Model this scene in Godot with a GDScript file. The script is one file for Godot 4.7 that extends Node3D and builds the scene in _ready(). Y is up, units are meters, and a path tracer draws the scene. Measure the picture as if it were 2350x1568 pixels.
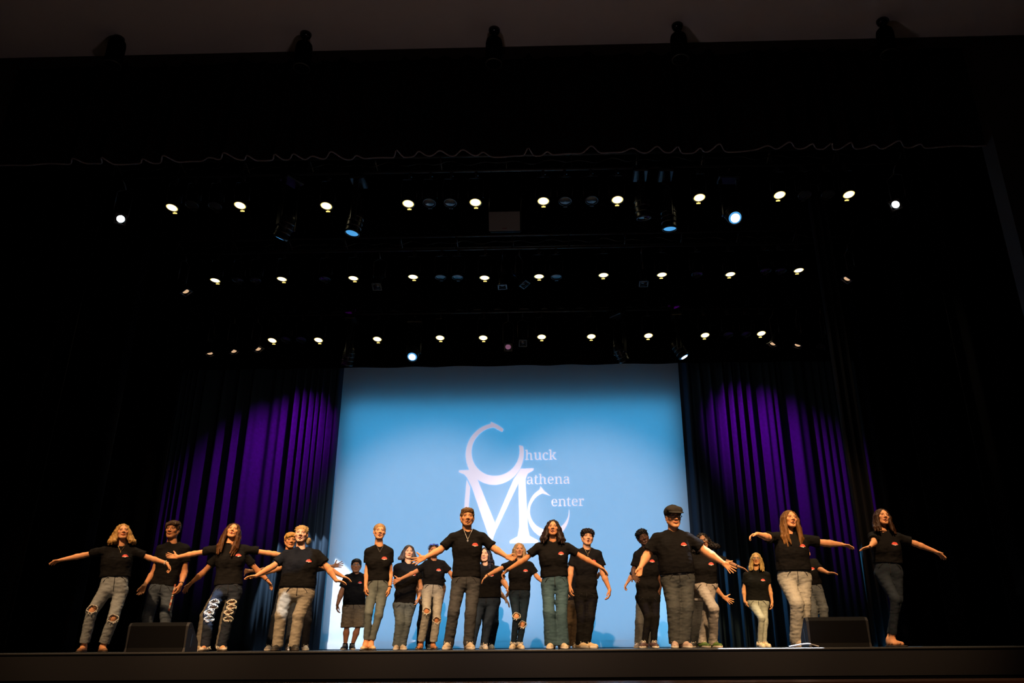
extends Node3D
# A school show choir on a theatre stage, seen from the front row of the hall. Metres; the stage floor is y = 0, the camera looks along -z.


func _ready() -> void:
	# camera, air, exposure
	var cam := Camera3D.new()
	cam.name = "camera"
	cam.projection = Camera3D.PROJECTION_FRUSTUM
	cam.near = 0.1
	cam.far = 200.0
	cam.size = 0.1 * 1568.0 / 1815.0
	cam.frustum_offset = Vector2(-0.1 * 69.0 / 1815.0, 0.0)
	cam.position = Vector3(0, 0.02, 0)
	cam.basis = Basis(Vector3.UP, deg_to_rad(1.25)) * Basis(Vector3.RIGHT, deg_to_rad(21.17)) * Basis(Vector3.BACK, deg_to_rad(-0.41))
	add_child(cam)
	cam.current = true
	var we := WorldEnvironment.new()
	we.name = "world"
	var env := Environment.new()
	env.background_mode = Environment.BG_COLOR
	env.background_color = Color(0.0, 0.0, 0.0)
	env.tonemap_mode = Environment.TONE_MAPPER_LINEAR
	env.tonemap_exposure = 1.0
	env.sdfgi_enabled = true
	env.ssao_enabled = true
	env.ssil_enabled = true
	we.environment = env
	add_child(we)

	# light that reaches the stage: warm front wash, projector, blue wash of the screen, purple on the drapes, white beams
	var warm := Color(1.0, 0.59, 0.29)
	for k in 5:
		spot("front_wash_light", Vector3(-5.6 + 2.3 * k, 8.2, -3.8), Vector3(-5.4 + 2.2 * k, 0.5, -11.6), warm, 135.0, 15.0, 0.7, 0.1)
	for x in [-3.0, 0.6]:
		spot("projector_light", Vector3(-1.1, 6.0, 2.0), Vector3(x, 2.15, -18.2), Color(1.0, 0.88, 0.9), 160.0, 8.8, 0.75, 0.05)
	spot("projector_light", Vector3(-1.1, 6.0, 2.0), Vector3(-2.6, 1.42, -14.0), Color(1.0, 0.95, 1.0), 330.0, 0.75, 0.3, 0.02)  # extra narrow spot added at the projector to whiten one face
	spot("projector_light", Vector3(-1.1, 6.0, 2.0), Vector3(-1.33, 1.43, -14.0), Color(1.0, 0.95, 1.0), 300.0, 0.75, 0.3, 0.02)  # second narrow spot added there, for the face behind the bearded man
	spot("front_wash_light", Vector3(4.2, 8.2, -3.8), Vector3(3.45, 0.95, -15.0), Color(1.0, 0.68, 0.3), 220.0, 5.0, 0.4, 0.1)
	var back := AreaLight3D.new()   # unseen blue panel added behind the pale cloth, shining through to tint it
	back.name = "added_screen_light"
	back.light_color = Color(0.045, 0.4, 0.8).linear_to_srgb()
	back.light_energy = 43.0
	back.area_size = Vector2(7.9, 6.6)
	back.area_range = 12.0
	back.shadow_enabled = true
	back.position = Vector3(-1.18, 2.25, -18.64)
	back.rotation.y = PI
	add_child(back)
	spot("drape_light", Vector3(-4.4, 6.9, -15.6), Vector3(-6.5, 4.3, -17.8), Color(0.75, 0.0, 1.0), 40.0, 21.0, 1.0, 0.1)
	spot("drape_light", Vector3(2.4, 6.9, -15.6), Vector3(4.7, 4.3, -17.8), Color(0.75, 0.0, 1.0), 40.0, 21.0, 1.0, 0.1)
	spot("beam_light", Vector3(-6.2, 6.9, -12.3), Vector3(-5.5, 0.7, -18.0), Color(0.9, 0.95, 1.0), 190.0, 8.5, 0.08, 0.03)
	spot("beam_light", Vector3(-4.2, 6.9, -14.0), Vector3(3.3, 0.5, -17.8), Color(0.25, 0.66, 1.0), 130.0, 7.5, 0.06, 0.03)
	spot("beam_light", Vector3(2.2, 7.2, -11.0), Vector3(4.6, 0.55, -12.2), Color(0.1, 0.6, 1.0), 2600.0, 2.4, 0.1, 0.02)
	for x in [1.5, 2.1, 2.7]:
		spot("edge_light", Vector3(x, 7.0, -12.0), Vector3(x, -0.01, -9.87), Color(0.85, 0.9, 1.0), 2600.0, 2.4, 0.1, 0.02)
	spot("beam_light", Vector3(2.7, 7.0, -11.8), Vector3(1.95, 1.32, -10.95), Color(0.75, 0.82, 1.0), 190.0, 2.6, 0.1, 0.02)
	spot("beam_light", Vector3(-3.0, 8.2, -4.0), Vector3(-3.71, 0.61, -11.0), Color(0.75, 0.88, 1.0), 270.0, 0.55, 0.15, 0.02)
	spot("beam_light", Vector3(-3.0, 8.2, -4.0), Vector3(-4.63, 0.56, -10.95), Color(0.35, 0.65, 1.0), 330.0, 0.75, 0.15, 0.02)
	spot("beam_light", Vector3(-3.0, 8.2, -4.0), Vector3(-3.68, 1.3, -11.05), Color(0.6, 0.78, 1.0), 130.0, 1.5, 0.2, 0.02)
	var hall := OmniLight3D.new()  # unseen fill lamp added to lift the dark hall ceiling
	hall.name = "added_fill_light"
	hall.light_color = Color(1.0, 0.88, 0.86)
	hall.light_energy = 1.6
	hall.light_size = 0.3
	hall.omni_range = 40.0
	hall.omni_attenuation = 2.0
	hall.shadow_enabled = true
	hall.position = Vector3(-0.9, 1.5, -5.0)
	add_child(hall)

	materials()
	building()
	soft_goods()
	screen()
	rig()
	floor_gear()
	cast()


func spot(called: String, at: Vector3, to: Vector3, c: Color, e: float, cone: float, soft: float, size: float) -> void:
	var l := SpotLight3D.new()
	l.name = numbered(called)
	l.light_color = c.linear_to_srgb()
	l.light_energy = e
	l.spot_range = 60.0
	l.spot_attenuation = 2.0
	l.spot_angle = cone
	l.spot_angle_attenuation = soft
	l.light_size = size
	l.shadow_enabled = true
	l.position = at
	add_child(l)
	l.look_at_from_position(at, to, Vector3.UP if absf((to - at).normalized().y) < 0.98 else Vector3.BACK)


func materials() -> void:
	fold_noise.noise_type = FastNoiseLite.TYPE_SIMPLEX_SMOOTH
	fold_noise.frequency = 1.0
	fold_noise.fractal_octaves = 2
	hair_noise.seed = 9
	hair_noise.noise_type = FastNoiseLite.TYPE_SIMPLEX_SMOOTH
	hair_noise.frequency = 1.0
	hair_noise.fractal_octaves = 2
	wash_noise.seed = 4
	wash_noise.noise_type = FastNoiseLite.TYPE_SIMPLEX_SMOOTH
	wash_noise.frequency = 1.0
	M.skin = painted(0.5)
	M.hair = painted(0.5)
	M.denim = painted(0.85, 0.16, 2.5)
	M.shirt = mat(Color(0.0078, 0.0075, 0.0078), 0.8)
	relief(M.shirt, 0.3, 1.6)
	M.emblem_red = mat(Color(0.75, 0.07, 0.045), 0.6)
	M.emblem_white = mat(Color(0.75, 0.73, 0.7), 0.6)
	M.silver = mat(Color(0.8, 0.78, 0.74), 0.3, 0.9)
	M.gold = mat(Color(0.75, 0.5, 0.2), 0.3, 0.9)
	M.steel = mat(Color(0.3, 0.3, 0.3), 0.35, 0.9)
	M.leather = mat(Color(0.012, 0.01, 0.009), 0.5)
	M.black_plastic = mat(Color(0.008, 0.008, 0.009), 0.35)
	M.black_gloss = mat(Color(0.006, 0.006, 0.008), 0.1)
	M.black_cloth = mat(Color(0.008, 0.008, 0.009), 0.9)
	M.lens_glass = mat(Color(1, 1, 1), 0.05)
	M.lens_glass.transparency = BaseMaterial3D.TRANSPARENCY_ALPHA
	M.lens_glass.albedo_color.a = 0.12
	M.blue_mirror = mat(Color(0.03, 0.1, 0.7), 0.15, 0.6)
	M.fray = mat(Color(0.62, 0.58, 0.5), 0.9)
	M.cuff = mat(Color(0.2, 0.21, 0.22), 0.9)
	M.seam = mat(Color(0.012, 0.012, 0.014), 0.9)
	M.sole_pale = mat(Color(0.5, 0.46, 0.4), 0.7)
	M.sole_dark = mat(Color(0.02, 0.015, 0.012), 0.7)
	M.lace = mat(Color(0.6, 0.55, 0.48), 0.8)
	M.cap_cloth = mat(Color(0.03, 0.027, 0.024), 0.9)
	M.strap_red = mat(Color(0.3, 0.07, 0.03), 0.7)
	M.strap_white = mat(Color(0.5, 0.42, 0.35), 0.7)
	M.side_cloth = mat(Color(0.009, 0.009, 0.011), 0.8)
	M.side_cloth.metallic_specular = 0.12
	# the house
	M.nosing = mat(Color(0.02, 0.02, 0.021), 0.6)
	M.floor = mat(Color(0.012, 0.012, 0.014), 0.35)
	M.black_paint = mat(Color(0.0011, 0.0011, 0.0016), 0.8)
	M.wall = mat(Color(0.016, 0.008, 0.006), 0.7)
	M.plaster = mat(Color(0.5, 0.45, 0.46), 0.9)
	M.wood = mat(Color(0.09, 0.028, 0.012), 0.2)
	M.velour = mat(Color(0.0018, 0.0018, 0.0024), 0.95)
	M.velour_red = mat(Color(0.007, 0.0045, 0.005), 0.95)
	M.drape = mat(Color(0.032, 0.055, 0.088), 0.85)
	M.hem = mat(Color(0.2, 0.16, 0.16), 0.9)  # paler than the valance: its lit edge is put into the colour
	M.cloth = mat(Color(0.82, 0.82, 0.84), 0.9)
	M.cloth.backlight_enabled = true
	M.cloth.backlight = Color(1, 1, 1)
	M.metal = mat(Color(0.012, 0.012, 0.013), 0.35, 0.3)
	M.metal_grey = mat(Color(0.05, 0.05, 0.052), 0.4, 0.5)
	M.alu = mat(Color(0.35, 0.35, 0.36), 0.35, 0.9)
	M.par_lit = glow(Color(1.0, 0.88, 0.55), 3.0)
	M.par_rim = glow(Color(1.0, 0.72, 0.2), 1.3)
	M.par_dark = mat(Color(0.03, 0.03, 0.034), 0.12)
	M.beam_white = glow(Color(0.8, 0.93, 1.0), 6.0)
	M.beam_blue = glow(Color(0.08, 0.4, 0.85), 0.9)
	M.ember = glow(Color(1.0, 0.62, 0.35), 0.7)
	M.pink = glow(Color(0.5, 0.2, 0.35), 0.35)
	M.cabinet = mat(Color(0.0035, 0.0035, 0.004), 0.6)
	relief(M.cabinet, 0.25, 14.0)
	M.grille = mat(Color(0.004, 0.004, 0.004), 0.7)
	M.grille_grey = mat(Color(0.2, 0.185, 0.185), 0.7)
	M.letter = glow(Color(0.62, 0.6, 0.84), 0.6)  # own glow stands in for projected light on the cloth
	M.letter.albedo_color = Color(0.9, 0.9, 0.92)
	for q in [M.skin, M.hair]:
		q.metallic_specular = 0.25
	for q in [M.shirt, M.velour, M.velour_red, M.black_paint, M.cabinet, M.grille, M.denim, M.drape, M.hem, M.cap_cloth, M.black_cloth]:
		q.metallic_specular = 0.12
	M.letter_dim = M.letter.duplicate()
	M.letter_dim.emission_energy_multiplier = 0.42  # weaker glow where the projected logo fades

# ---------- distance field on a grid, meshed as surface nets ----------
class Field:
	const BIG := 9.0
	var o: Vector3
	var h: float
	var nx: int
	var ny: int
	var nz: int
	var g := PackedFloat32Array()
	var seen := PackedByteArray()
	var touched := PackedInt32Array()

	func _init(lo: Vector3, hi: Vector3, cell: float) -> void:
		o = lo
		h = cell
		nx = int((hi.x - lo.x) / cell) + 2
		ny = int((hi.y - lo.y) / cell) + 2
		nz = int((hi.z - lo.z) / cell) + 2
		g.resize(nx * ny * nz)
		g.fill(BIG)
		seen.resize(nx * ny * nz)

	# tapered capsule; n, kf: thinner by kf along n; flat: cut off square at b; op 1 carves
	func cap(a: Vector3, b: Vector3, ra: float, rb: float, k: float, n := Vector3.ZERO, kf := 1.0, flat := false, op := 0) -> void:
		var band := 2.2 * h + k
		var big := maxf(ra, rb) + band
		var lo := (a.min(b) - Vector3.ONE * big - o) / h
		var hi := (a.max(b) + Vector3.ONE * big - o) / h
		var x0 := maxi(0, int(lo.x))
		var y0 := maxi(0, int(lo.y))
		var z0 := maxi(0, int(lo.z))
		var x1 := mini(nx - 1, int(hi.x) + 1)
		var y1 := mini(ny - 1, int(hi.y) + 1)
		var z1 := mini(nz - 1, int(hi.z) + 1)
		var ba := b - a
		var inv := 1.0 / maxf(ba.length_squared(), 1e-9)
		var dr := rb - ra
		var dirn := ba.normalized()
		var sq := kf != 1.0
		var k1 := kf - 1.0
		var k4 := 0.25 / maxf(k, 1e-6)
		var gg := g
		var ss := seen
		var stepx := Vector3(h, 0, 0)
		for z in range(z0, z1 + 1):
			for y in range(y0, y1 + 1):
				var i := (z * ny + y) * nx + x0
				var p := Vector3(o.x + x0 * h, o.y + y * h, o.z + z * h) - a
				for x in range(x0, x1 + 1):
					var t := clampf(p.dot(ba) * inv, 0.0, 1.0)
					var q := p - ba * t
					if sq:
						q += n * (q.dot(n) * k1)
					var d := q.length() - (ra + dr * t)
					if d < band:
						if flat:
							d = maxf(d, (p - ba).dot(dirn))
						var c := gg[i]
						if op == 0:
							if c < 5.0:
								var hh := k - absf(c - d)
								d = minf(c, d)
								if hh > 0.0:
									d -= hh * hh * k4
							gg[i] = d
							if ss[i] == 0:
								ss[i] = 1
								touched.append(i)
						elif c < 5.0:
							d = -d
							var hh := k - absf(c - d)
							d = maxf(c, d)
							if hh > 0.0:
								d += hh * hh * k4
							gg[i] = d
					i += 1
					p += stepx

	# ellipsoid with the axes of m
	func egg(at: Vector3, r: Vector3, k: float, op := 0, m := Basis.IDENTITY) -> void:
		var band := 2.2 * h + k
		var rm := maxf(r.x, maxf(r.y, r.z)) + band
		var lo := (at - Vector3.ONE * rm - o) / h
		var hi := (at + Vector3.ONE * rm - o) / h
		var x0 := maxi(0, int(lo.x))
		var y0 := maxi(0, int(lo.y))
		var z0 := maxi(0, int(lo.z))
		var x1 := mini(nx - 1, int(hi.x) + 1)
		var y1 := mini(ny - 1, int(hi.y) + 1)
		var z1 := mini(nz - 1, int(hi.z) + 1)
		var k4 := 0.25 / maxf(k, 1e-6)
		var inv := m.inverse()
		for z in range(z0, z1 + 1):
			for y in range(y0, y1 + 1):
				var i := (z * ny + y) * nx + x0
				for x in range(x0, x1 + 1):
					var p: Vector3 = inv * (o + Vector3(x, y, z) * h - at)
					var p1 := p / r
					var k0 := p1.length()
					var d := -minf(r.x, minf(r.y, r.z))
					if k0 > 0.05:
						d = k0 * (k0 - 1.0) / (p1 / r).length()
					if d < band:
						var c := g[i]
						if op == 0:
							if c < 5.0:
								var hh := k - absf(c - d)
								d = minf(c, d)
								if hh > 0.0:
									d -= hh * hh * k4
							g[i] = d
							if seen[i] == 0:
								seen[i] = 1
								touched.append(i)
						elif c < 5.0:
							d = -d
							var hh := k - absf(c - d)
							d = maxf(c, d)
							if hh > 0.0:
								d += hh * hh * k4
							g[i] = d
					i += 1

	func point(i: int) -> Vector3:
		return o + Vector3(i % nx, (i / nx) % ny, i / (nx * ny)) * h

	# keeps only the side of a plane that n points away from
	func cut(at: Vector3, n: Vector3) -> void:
		for i in touched:
			var d := (point(i) - at).dot(n)
			if d > g[i]:
				g[i] = d

	func ripple(noise: FastNoiseLite, amp: float, sc: Vector3) -> void:
		var lim := 3.0 * h
		for i in touched:
			if absf(g[i]) < lim:
				g[i] += amp * noise.get_noise_3dv(point(i) * sc)

	func at(p: Vector3) -> float:
		var q := (p - o) / h
		var x := clampi(int(q.x + 0.5), 0, nx - 1)
		var y := clampi(int(q.y + 0.5), 0, ny - 1)
		var z := clampi(int(q.z + 0.5), 0, nz - 1)
		return g[(z * ny + y) * nx + x]

	# [positions, normals, indices]
	func net() -> Array:
		var sy := nx
		var sz := nx * ny
		var map := PackedInt32Array()
		map.resize(g.size())
		map.fill(-1)
		var vs := PackedVector3Array()
		var ns := PackedVector3Array()
		var cells := PackedInt32Array()
		var last := g.size() - sz - sy - 2
		var gg := g
		for i in touched:
			if i > last or i < sz + sy + 1:
				continue
			var a := gg[i]
			if absf(a) > 3.0 * h and a < 5.0:
				continue
			var b := gg[i + 1]
			var c := gg[i + sy]
			var d := gg[i + sy + 1]
			var e := gg[i + sz]
			var f := gg[i + sz + 1]
			var j := gg[i + sz + sy]
			var l := gg[i + sz + sy + 1]
			var neg := int(a < 0) + int(b < 0) + int(c < 0) + int(d < 0) + int(e < 0) + int(f < 0) + int(j < 0) + int(l < 0)
			if neg == 0 or neg == 8:
				continue
			var m := 3.0 * h
			a = minf(a, m)
			b = minf(b, m)
			c = minf(c, m)
			d = minf(d, m)
			e = minf(e, m)
			f = minf(f, m)
			j = minf(j, m)
			l = minf(l, m)
			var gr := Vector3(b + d + f + l - a - c - e - j, c + d + j + l - a - b - e - f, e + f + j + l - a - b - c - d) * 0.25
			var n := gr.normalized()
			var off := (a + b + c + d + e + f + j + l) * 0.125 / maxf(gr.length(), 0.2 * h)
			off = clampf(off, -0.75, 0.75)
			var mv := (Vector3(0.5, 0.5, 0.5) - n * off).clamp(Vector3.ZERO, Vector3.ONE)
			map[i] = vs.size()
			vs.append(point(i) + mv * h)
			ns.append(n)
			cells.append(i)
		var ix := PackedInt32Array()
		var steps := [1, sy, sz, 1, sy]
		for i in cells:
			var inside := gg[i] < 0.0
			for u in 3:
				if (gg[i + steps[u]] < 0.0) == inside:
					continue
				var sv: int = steps[u + 1]
				var sw: int = steps[u + 2]
				var pa := map[i]
				var pb := map[i - sv]
				var pc := map[i - sv - sw]
				var pd := map[i - sw]
				if pb < 0 or pc < 0 or pd < 0:
					continue
				if inside:
					ix.append_array([pa, pd, pc, pa, pc, pb])
				else:
					ix.append_array([pa, pb, pc, pa, pc, pd])
		return [vs, ns, ix]


func merge(into: Array, add: Array, t := Transform3D.IDENTITY, flip := false) -> void:
	var base: int = into[0].size()
	into[0].append_array(t * (add[0] as PackedVector3Array))
	var nb := Transform3D(t.basis.inverse().transposed(), Vector3.ZERO)
	var nn: PackedVector3Array = nb * (add[1] as PackedVector3Array)
	for i in nn.size():
		nn[i] = nn[i].normalized()
	into[1].append_array(nn)
	var ix := PackedInt32Array(add[2])
	for i in range(0, ix.size(), 3):
		var a := ix[i] + base
		var b := ix[i + 1] + base
		var c := ix[i + 2] + base
		ix[i] = a
		ix[i + 1] = c if flip else b
		ix[i + 2] = b if flip else c
	into[2].append_array(ix)


func shaped(called: String, net: Array, m: Material, parent: Node3D, colors := PackedColorArray()) -> MeshInstance3D:
	var arr := []
	arr.resize(Mesh.ARRAY_MAX)
	arr[Mesh.ARRAY_VERTEX] = net[0]
	arr[Mesh.ARRAY_NORMAL] = net[1]
	arr[Mesh.ARRAY_INDEX] = net[2]
	if colors.size() == net[0].size() and colors.size():
		arr[Mesh.ARRAY_COLOR] = colors
	var am := ArrayMesh.new()
	am.add_surface_from_arrays(Mesh.PRIMITIVE_TRIANGLES, arr)
	var o := MeshInstance3D.new()
	o.name = called
	o.mesh = am
	o.material_override = null
	o.set_surface_override_material(0, m)
	parent.add_child(o, true)
	return o


# ---------- plain shapes gathered in a SurfaceTool ----------
func tool() -> SurfaceTool:
	var st := SurfaceTool.new()
	st.begin(Mesh.PRIMITIVE_TRIANGLES)
	st.set_smooth_group(-1)
	return st


func tri(st: SurfaceTool, a: Vector3, b: Vector3, c: Vector3) -> void:   # clockwise seen from the front
	st.add_vertex(a)
	st.add_vertex(b)
	st.add_vertex(c)


func quad(st: SurfaceTool, a: Vector3, b: Vector3, c: Vector3, d: Vector3) -> void:
	tri(st, a, b, c)
	tri(st, a, c, d)


func box(st: SurfaceTool, c: Vector3, s: Vector3, bs := Basis.IDENTITY, bev := 0.0) -> void:
	st.set_smooth_group(-1)
	var e := s * 0.5
	if bev <= 0.0:
		for ax in 3:
			for sg in [-1.0, 1.0]:
				var u := Vector3.ZERO
				var v := Vector3.ZERO
				var n := Vector3.ZERO
				n[ax] = e[ax] * sg
				u[(ax + 1) % 3] = e[(ax + 1) % 3]
				v[(ax + 2) % 3] = e[(ax + 2) % 3] * sg
				quad(st, c + bs * (n - u - v), c + bs * (n - u + v), c + bs * (n + u + v), c + bs * (n + u - v))
		return
	# chamfered: faces, edge strips, corners
	for ax in 3:
		var b1 := (ax + 1) % 3
		var b2 := (ax + 2) % 3
		for sg in [-1.0, 1.0]:
			var n := Vector3.ZERO
			n[ax] = e[ax] * sg
			var u := Vector3.ZERO
			u[b1] = e[b1] - bev
			var v := Vector3.ZERO
			v[b2] = (e[b2] - bev) * sg
			quad(st, c + bs * (n - u - v), c + bs * (n - u + v), c + bs * (n + u + v), c + bs * (n + u - v))
		for s1 in [-1.0, 1.0]:
			for s2 in [-1.0, 1.0]:
				var p := Vector3.ZERO
				p[b1] = e[b1] * s1
				p[b2] = (e[b2] - bev) * s2
				var q := Vector3.ZERO
				q[b1] = (e[b1] - bev) * s1
				q[b2] = e[b2] * s2
				var l := Vector3.ZERO
				l[ax] = (e[ax] - bev) * s1 * s2
				quad(st, c + bs * (p - l), c + bs * (p + l), c + bs * (q + l), c + bs * (q - l))
	for sx in [-1.0, 1.0]:
		for sy in [-1.0, 1.0]:
			for sz in [-1.0, 1.0]:
				var sv := Vector3(sx, sy, sz)
				var pa := Vector3(e.x, e.y - bev, e.z - bev) * sv
				var pb := Vector3(e.x - bev, e.y, e.z - bev) * sv
				var pc := Vector3(e.x - bev, e.y - bev, e.z) * sv
				if sx * sy * sz > 0:
					tri(st, c + bs * pa, c + bs * pc, c + bs * pb)
				else:
					tri(st, c + bs * pa, c + bs * pb, c + bs * pc)


func ring(p: Vector3, u: Vector3, v: Vector3, r: float, n: int) -> PackedVector3Array:
	var a := PackedVector3Array()
	for i in n:
		var t := TAU * i / n
		a.append(p + (u * cos(t) + v * sin(t)) * r)
	return a


func side_of(d: Vector3) -> Vector3:
	return d.cross(Vector3.UP if absf(d.y) < 0.9 else Vector3.RIGHT).normalized()


# profile: Vector2(radius, distance along dir) pairs
func lathe(st: SurfaceTool, at: Vector3, dir: Vector3, profile: Array, n := 20, smooth := true) -> void:
	st.set_smooth_group(1 if smooth else -1)
	var d := dir.normalized()
	var u := side_of(d)
	var v := d.cross(u)
	for k in profile.size() - 1:
		var a := ring(at + d * profile[k].y, u, v, maxf(profile[k].x, 1e-4), n)
		var b := ring(at + d * profile[k + 1].y, u, v, maxf(profile[k + 1].x, 1e-4), n)
		for i in n:
			var j := (i + 1) % n
			quad(st, a[i], b[i], b[j], a[j])
	st.set_smooth_group(-1)


func tube(st: SurfaceTool, pts: Array, r: float, n := 6, closed := false) -> void:
	st.set_smooth_group(2)
	var prev := PackedVector3Array()
	var first := PackedVector3Array()
	var u := Vector3.ZERO
	var m := pts.size()
	for k in m:
		var t: Vector3 = (pts[mini(k + 1, m - 1)] - pts[maxi(k - 1, 0)]).normalized()
		if u == Vector3.ZERO:
			u = side_of(t)
		u = (u - t * u.dot(t)).normalized()
		var rg := ring(pts[k], u, t.cross(u), r, n)
		if k > 0:
			for i in n:
				var j := (i + 1) % n
				quad(st, prev[i], rg[i], rg[j], prev[j])
		else:
			first = rg
		prev = rg
	if closed:
		for i in n:
			var j := (i + 1) % n
			quad(st, prev[i], first[i], first[j], prev[j])
	else:
		for i in range(1, n - 1):
			tri(st, first[0], first[i], first[i + 1])
			tri(st, prev[0], prev[i + 1], prev[i])
	st.set_smooth_group(-1)


func put(called: String, st: SurfaceTool, m: Material, parent: Node3D = null) -> MeshInstance3D:
	st.generate_normals()
	var o := MeshInstance3D.new()
	o.name = called
	o.mesh = st.commit()
	o.set_surface_override_material(0, m)
	if parent == null:
		o.name = numbered(called)
		add_child(o)
	else:
		parent.add_child(o, true)
	return o


var used := {}


func numbered(called: String) -> String:
	var n: int = used.get(called, 0)
	used[called] = n + 1
	return called if n == 0 else "%s_%03d" % [called, n]


func thing(called: String, label: String, category: String, at := Vector3.ZERO, group := "") -> Node3D:
	var o := Node3D.new()
	o.name = numbered(called)
	o.position = at
	add_child(o)
	tag(o, label, category, group)
	return o


func tag(o: Node3D, label: String, category: String, group := "") -> void:
	o.set_meta("label", label)
	o.set_meta("category", category)
	if group:
		o.set_meta("group", group)


func struct(called: String, st: SurfaceTool, m: Material, label: String) -> MeshInstance3D:
	var o := put(called, st, m)
	o.set_meta("kind", "structure")
	o.set_meta("label", label)
	o.set_meta("category", "setting")
	return o


func mat(c: Color, rough := 0.8, metal := 0.0) -> StandardMaterial3D:   # c is linear
	var m := StandardMaterial3D.new()
	m.albedo_color = c.linear_to_srgb()
	m.roughness = rough
	m.metallic = metal
	return m


func glow(c: Color, e: float) -> StandardMaterial3D:
	var m := mat(Color(0.02, 0.02, 0.02), 0.3)
	m.emission_enabled = true
	m.emission = c.linear_to_srgb()
	m.emission_energy_multiplier = e
	return m


func painted(rough: float, folds := 0.0, size := 1.0) -> StandardMaterial3D:   # takes its colour from the vertices
	var m := mat(Color.WHITE, rough)
	m.vertex_color_use_as_albedo = true
	if folds > 0.0:
		relief(m, folds, size)
	return m


var relief_map: NoiseTexture2D


func relief(m: StandardMaterial3D, amount: float, size: float) -> void:
	if relief_map == null:
		var n := FastNoiseLite.new()
		n.seed = 5
		n.noise_type = FastNoiseLite.TYPE_SIMPLEX_SMOOTH
		n.frequency = 0.012
		n.fractal_octaves = 4
		relief_map = NoiseTexture2D.new()
		relief_map.width = 512
		relief_map.height = 512
		relief_map.seamless = true
		relief_map.as_normal_map = true
		relief_map.bump_strength = 6.0
		relief_map.noise = n
	m.normal_enabled = true
	m.normal_texture = relief_map
	m.normal_scale = amount
	m.uv1_triplanar = true
	m.uv1_scale = Vector3.ONE * size

# ---------- people ----------
var heads := {}
var hands := {}
var shoe_shapes := {}
var fold_noise := FastNoiseLite.new()
var hair_noise := FastNoiseLite.new()
var wash_noise := FastNoiseLite.new()
var M := {}


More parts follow.
